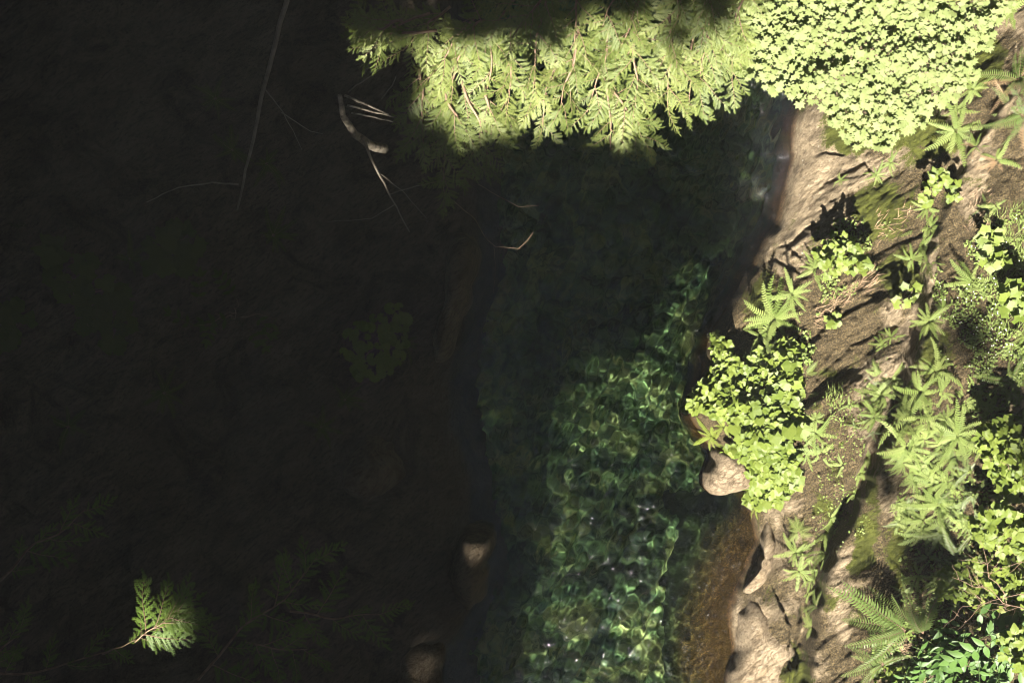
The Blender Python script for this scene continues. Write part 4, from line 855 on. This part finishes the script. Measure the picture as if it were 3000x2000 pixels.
def cedar(label, loc, group='cedars above the gorge'):
    t = thing('cedar_tree', Vector(loc), label, 'tree', group)
    g = Geo(); g.tube([(0, 0, -6), (0.05, 0, 6), (.1, .05, 22)], [.4, .3, .12], 0, 10); obj('trunk', g.mesh('trunk', M_bark), t); return t
def W3(x, y, z): return Vector(W(x, y, z))
rng = random.Random(21)
ct = cedar('bright sunlit cedar whose sprays touch the maple leaves at the top', (1.2, 7.0, 4.0))
cu = cedar('sunlit cedar with lacy hanging edge over the dark water, left of the other lit one', (0.2, 7.4, 4.0))
TOPB = [(1600, -60, 1560, 300, 8.12), (1460, 20, 1420, 300, 8.03), (1500, 120, 1480, 365, 7.92), (1640, 90, 1585, 395, 7.88), (1700, 60, 1640, 330, 8.05), (1800, 40, 1720, 330, 8.00), (1760, 160, 1790, 440, 7.83), (1780, 250, 1880, 400, 7.80), (1860, 60, 1860, 330, 8.03),
        (1960, 40, 1955, 315, 7.97), (2040, 20, 2015, 330, 7.92), (2080, -20, 2050, 260, 8.07), (2140, -40, 2145, 240, 7.97), (2200, -60, 2120, 150, 8.18), (1380, 90, 1290, 300, 7.95), (1420, 10, 1230, 270, 8.05), (1900, -60, 1800, 180, 8.22), (1700, -60, 1680, 160, 8.22), (2000, -80, 1960, 140, 8.28), (1560, -40, 1380, 160, 8.18), (2060, -80, 2080, 120, 8.32), (1840, -80, 1760, 90, 8.35),(1640,-60,1500,110,9.2)]
for (x0, y0, x1, y1, z) in TOPB: bough(ct if x1 > 1700 else cu, W3(x0, y0, z + .25), W3(x1, y1, z), 13, .25, rng)
cd = cedar('shadowed cedar whose sprays fade into the dark left of the sunlit one', (-1.2, 7.2, 4.0))
for (x0, y0, x1, y1, z) in [(1260, 40, 1080, 140, 8.0), (1320, 20, 1180, 150, 8.0), (1420, 60, 1340, 130, 8.1), (1280, 90, 1060, 120, 8.0), (1340, 200, 1270, 400, 7.75), (1300, 260, 1380, 480, 7.75), (1350, 230, 1440, 490, 7.75), (1230, 200, 1240, 420, 7.75), (1320, 320, 1300, 560, 6.6), (1420, 250, 1450, 420, 7.75), (1180, 60, 1060, 110, 8.6)]:
    bough(cd, W3(x0, y0, z + .4), W3(x1, y1, z), 10, .25, rng)
cl = cedar('cedar on the lower left bank with one brightly lit spray in the dark', (-5.2, -4.6, 3.0))
bough(cl, W3(-80, 1990, 9.2), W3(320, 1905, 9.4), 7, .22, rng, meshes=spray_green)
bough(cl, W3(300, 1915, 9.4), W3(400, 1872, 9.5), 2, .2, rng, .02, spray_green, width=.008)
bough(cl, W3(395, 1880, 9.5), W3(520, 1790, 9.5), 18, .27, rng, .02, spray_green, width=.005)
bough(cl, W3(-40, 1960, 9.0), W3(60, 1850, 9.2), 5, .22, rng, meshes=spray_green); bough(cl, W3(0, 1700, 7.5), W3(250, 1490, 7.8), 8, .26, rng, meshes=spray_green)
bough(cl, W3(580, 1990, 9.4), W3(930, 1630, 9.4), 13, .28, rng, meshes=spray_green, width=.010); bough(cl, W3(720, 1880, 9.4), W3(900, 1900, 9.4), 6, .28, rng, meshes=spray_green, width=.008); bough(cl, W3(850, 1790, 7.8), W3(1120, 1800, 7.6), 6, .28, rng, meshes=spray_green, width=.01)

# ---------------------------------------------------------------- dead wood in the shade
def stick(name, label, cat, parts, mat, group=None):
    t = thing(name, Vector(parts[0][1][0]), label, cat, group); b = Vector(t.location)
    for (nm, pts, r) in parts:
        g = Geo(); out = []
        P = [Vector(p) - b for p in pts]
        for i in range(len(P) - 1):
            w = wiggle(P[i], P[i + 1], 6, .03, 0, rng); out += w if i == 0 else w[1:]
        g.tube(out, r if not isinstance(r, tuple) else [r[0] + (r[1] - r[0]) * i / (len(out) - 1) for i in range(len(out))], 0, 7); obj(nm, g.mesh(nm, mat), t)
    return t
w3 = lambda *a: [W3(*p) for p in a]
stick('dead_tree', 'thin bare dead trunk leaning in the dark upper left with one curved side branch', 'tree', [('trunk', w3((850, -30, 6.5), (775, 250, 6), (735, 440, 5.8), (695, 615, 5.5)), (.022, .008)), ('branch', w3((698, 540, 5.7), (620, 535, 5.6), (520, 550, 5.5), (430, 592, 5.3)), (.008, .003)), ('branch', w3((772, 255, 6), (830, 330, 5.9), (885, 440, 5.8)), (.006, .002)), ('branch', w3((825, 330, 5.9), (910, 385, 5.8), (945, 392, 5.8)), (.005, .002))], M_grey)
stick('leaning_trunk', 'short mottled leaning trunk with a sunlit foot and three twigs', 'tree', [('trunk', w3((995, 280, 4.2), (1005, 340, 4.0), (1040, 395, 3.6), (1090, 428, 3.1), (1125, 436, 2.8)), (.020, .050)), ('twig', w3((1010, 280, 4.3), (1070, 305, 4.4), (1138, 336, 4.5)), (.012, .008)), ('twig', w3((1018, 308, 4.2), (1080, 325, 4.3), (1160, 345, 4.4)), (.010, .006)), ('twig', w3((1030, 332, 4.1), (1090, 342, 4.2), (1152, 358, 4.2)), (.009, .005))], M_birch)
stick('fallen_branch', 'thin dark branch hanging down from the leaning trunk with fine side twigs', 'branch', [('branch', w3((1060, 400, 3.8), (1090, 470, 3.6), (1140, 570, 3.4), (1200, 680, 3.2)), (.016, .004)), ('twig', w3((1115, 510, 3.5), (1180, 560, 3.5), (1250, 640, 3.4)), (.004, .002)), ('twig', w3((1155, 600, 3.4), (1090, 640, 3.3), (960, 650, 3.2)), (.004, .002)), ('twig', w3((1140, 570, 3.4), (1220, 545, 3.5), (1300, 530, 3.5)), (.004, .002))], M_grey)
stick('bare_twig', 'long thin twig over the dark water ending in a sunlit curl', 'branch', [('twig', w3((1400, 540, 4.1), (1470, 580, 4.0), (1520, 606, 4.0), (1578, 602, 4.0)), (.0032, .0022))], M_straw)
stick('bare_twig', 'sunlit forked twig tip bent upward over the middle of the dark water', 'branch', [('twig', w3((1330, 590, 4.3), (1390, 640, 4.2), (1425, 700, 4.1), (1452, 723, 4.0), (1525, 728, 4.0)), (.0035, .0028)), ('twig', w3((1520, 727, 4.0), (1545, 705, 4.0), (1562, 680, 4.0)), (.0028, .002)), ('twig', w3((1447, 720, 4.0), (1452, 780, 3.9), (1445, 860, 3.8)), (.002, .0015))], M_straw)
stick('bare_twig', 'dim slanting twig rising from the leaning trunk to the dark cedar sprays', 'branch', [('twig', w3((1020, 270, 4.3), (1090, 220, 4.8), (1160, 170, 5.2)), (.006, .004)), ('twig', w3((1118, 290, 4.6), (1150, 250, 4.8), (1160, 225, 4.9)), (.005, .003))], M_grey)

# ---------------------------------------------------------------- plants in the shade of the left bank
SG = 'dim plants on the shaded bank'
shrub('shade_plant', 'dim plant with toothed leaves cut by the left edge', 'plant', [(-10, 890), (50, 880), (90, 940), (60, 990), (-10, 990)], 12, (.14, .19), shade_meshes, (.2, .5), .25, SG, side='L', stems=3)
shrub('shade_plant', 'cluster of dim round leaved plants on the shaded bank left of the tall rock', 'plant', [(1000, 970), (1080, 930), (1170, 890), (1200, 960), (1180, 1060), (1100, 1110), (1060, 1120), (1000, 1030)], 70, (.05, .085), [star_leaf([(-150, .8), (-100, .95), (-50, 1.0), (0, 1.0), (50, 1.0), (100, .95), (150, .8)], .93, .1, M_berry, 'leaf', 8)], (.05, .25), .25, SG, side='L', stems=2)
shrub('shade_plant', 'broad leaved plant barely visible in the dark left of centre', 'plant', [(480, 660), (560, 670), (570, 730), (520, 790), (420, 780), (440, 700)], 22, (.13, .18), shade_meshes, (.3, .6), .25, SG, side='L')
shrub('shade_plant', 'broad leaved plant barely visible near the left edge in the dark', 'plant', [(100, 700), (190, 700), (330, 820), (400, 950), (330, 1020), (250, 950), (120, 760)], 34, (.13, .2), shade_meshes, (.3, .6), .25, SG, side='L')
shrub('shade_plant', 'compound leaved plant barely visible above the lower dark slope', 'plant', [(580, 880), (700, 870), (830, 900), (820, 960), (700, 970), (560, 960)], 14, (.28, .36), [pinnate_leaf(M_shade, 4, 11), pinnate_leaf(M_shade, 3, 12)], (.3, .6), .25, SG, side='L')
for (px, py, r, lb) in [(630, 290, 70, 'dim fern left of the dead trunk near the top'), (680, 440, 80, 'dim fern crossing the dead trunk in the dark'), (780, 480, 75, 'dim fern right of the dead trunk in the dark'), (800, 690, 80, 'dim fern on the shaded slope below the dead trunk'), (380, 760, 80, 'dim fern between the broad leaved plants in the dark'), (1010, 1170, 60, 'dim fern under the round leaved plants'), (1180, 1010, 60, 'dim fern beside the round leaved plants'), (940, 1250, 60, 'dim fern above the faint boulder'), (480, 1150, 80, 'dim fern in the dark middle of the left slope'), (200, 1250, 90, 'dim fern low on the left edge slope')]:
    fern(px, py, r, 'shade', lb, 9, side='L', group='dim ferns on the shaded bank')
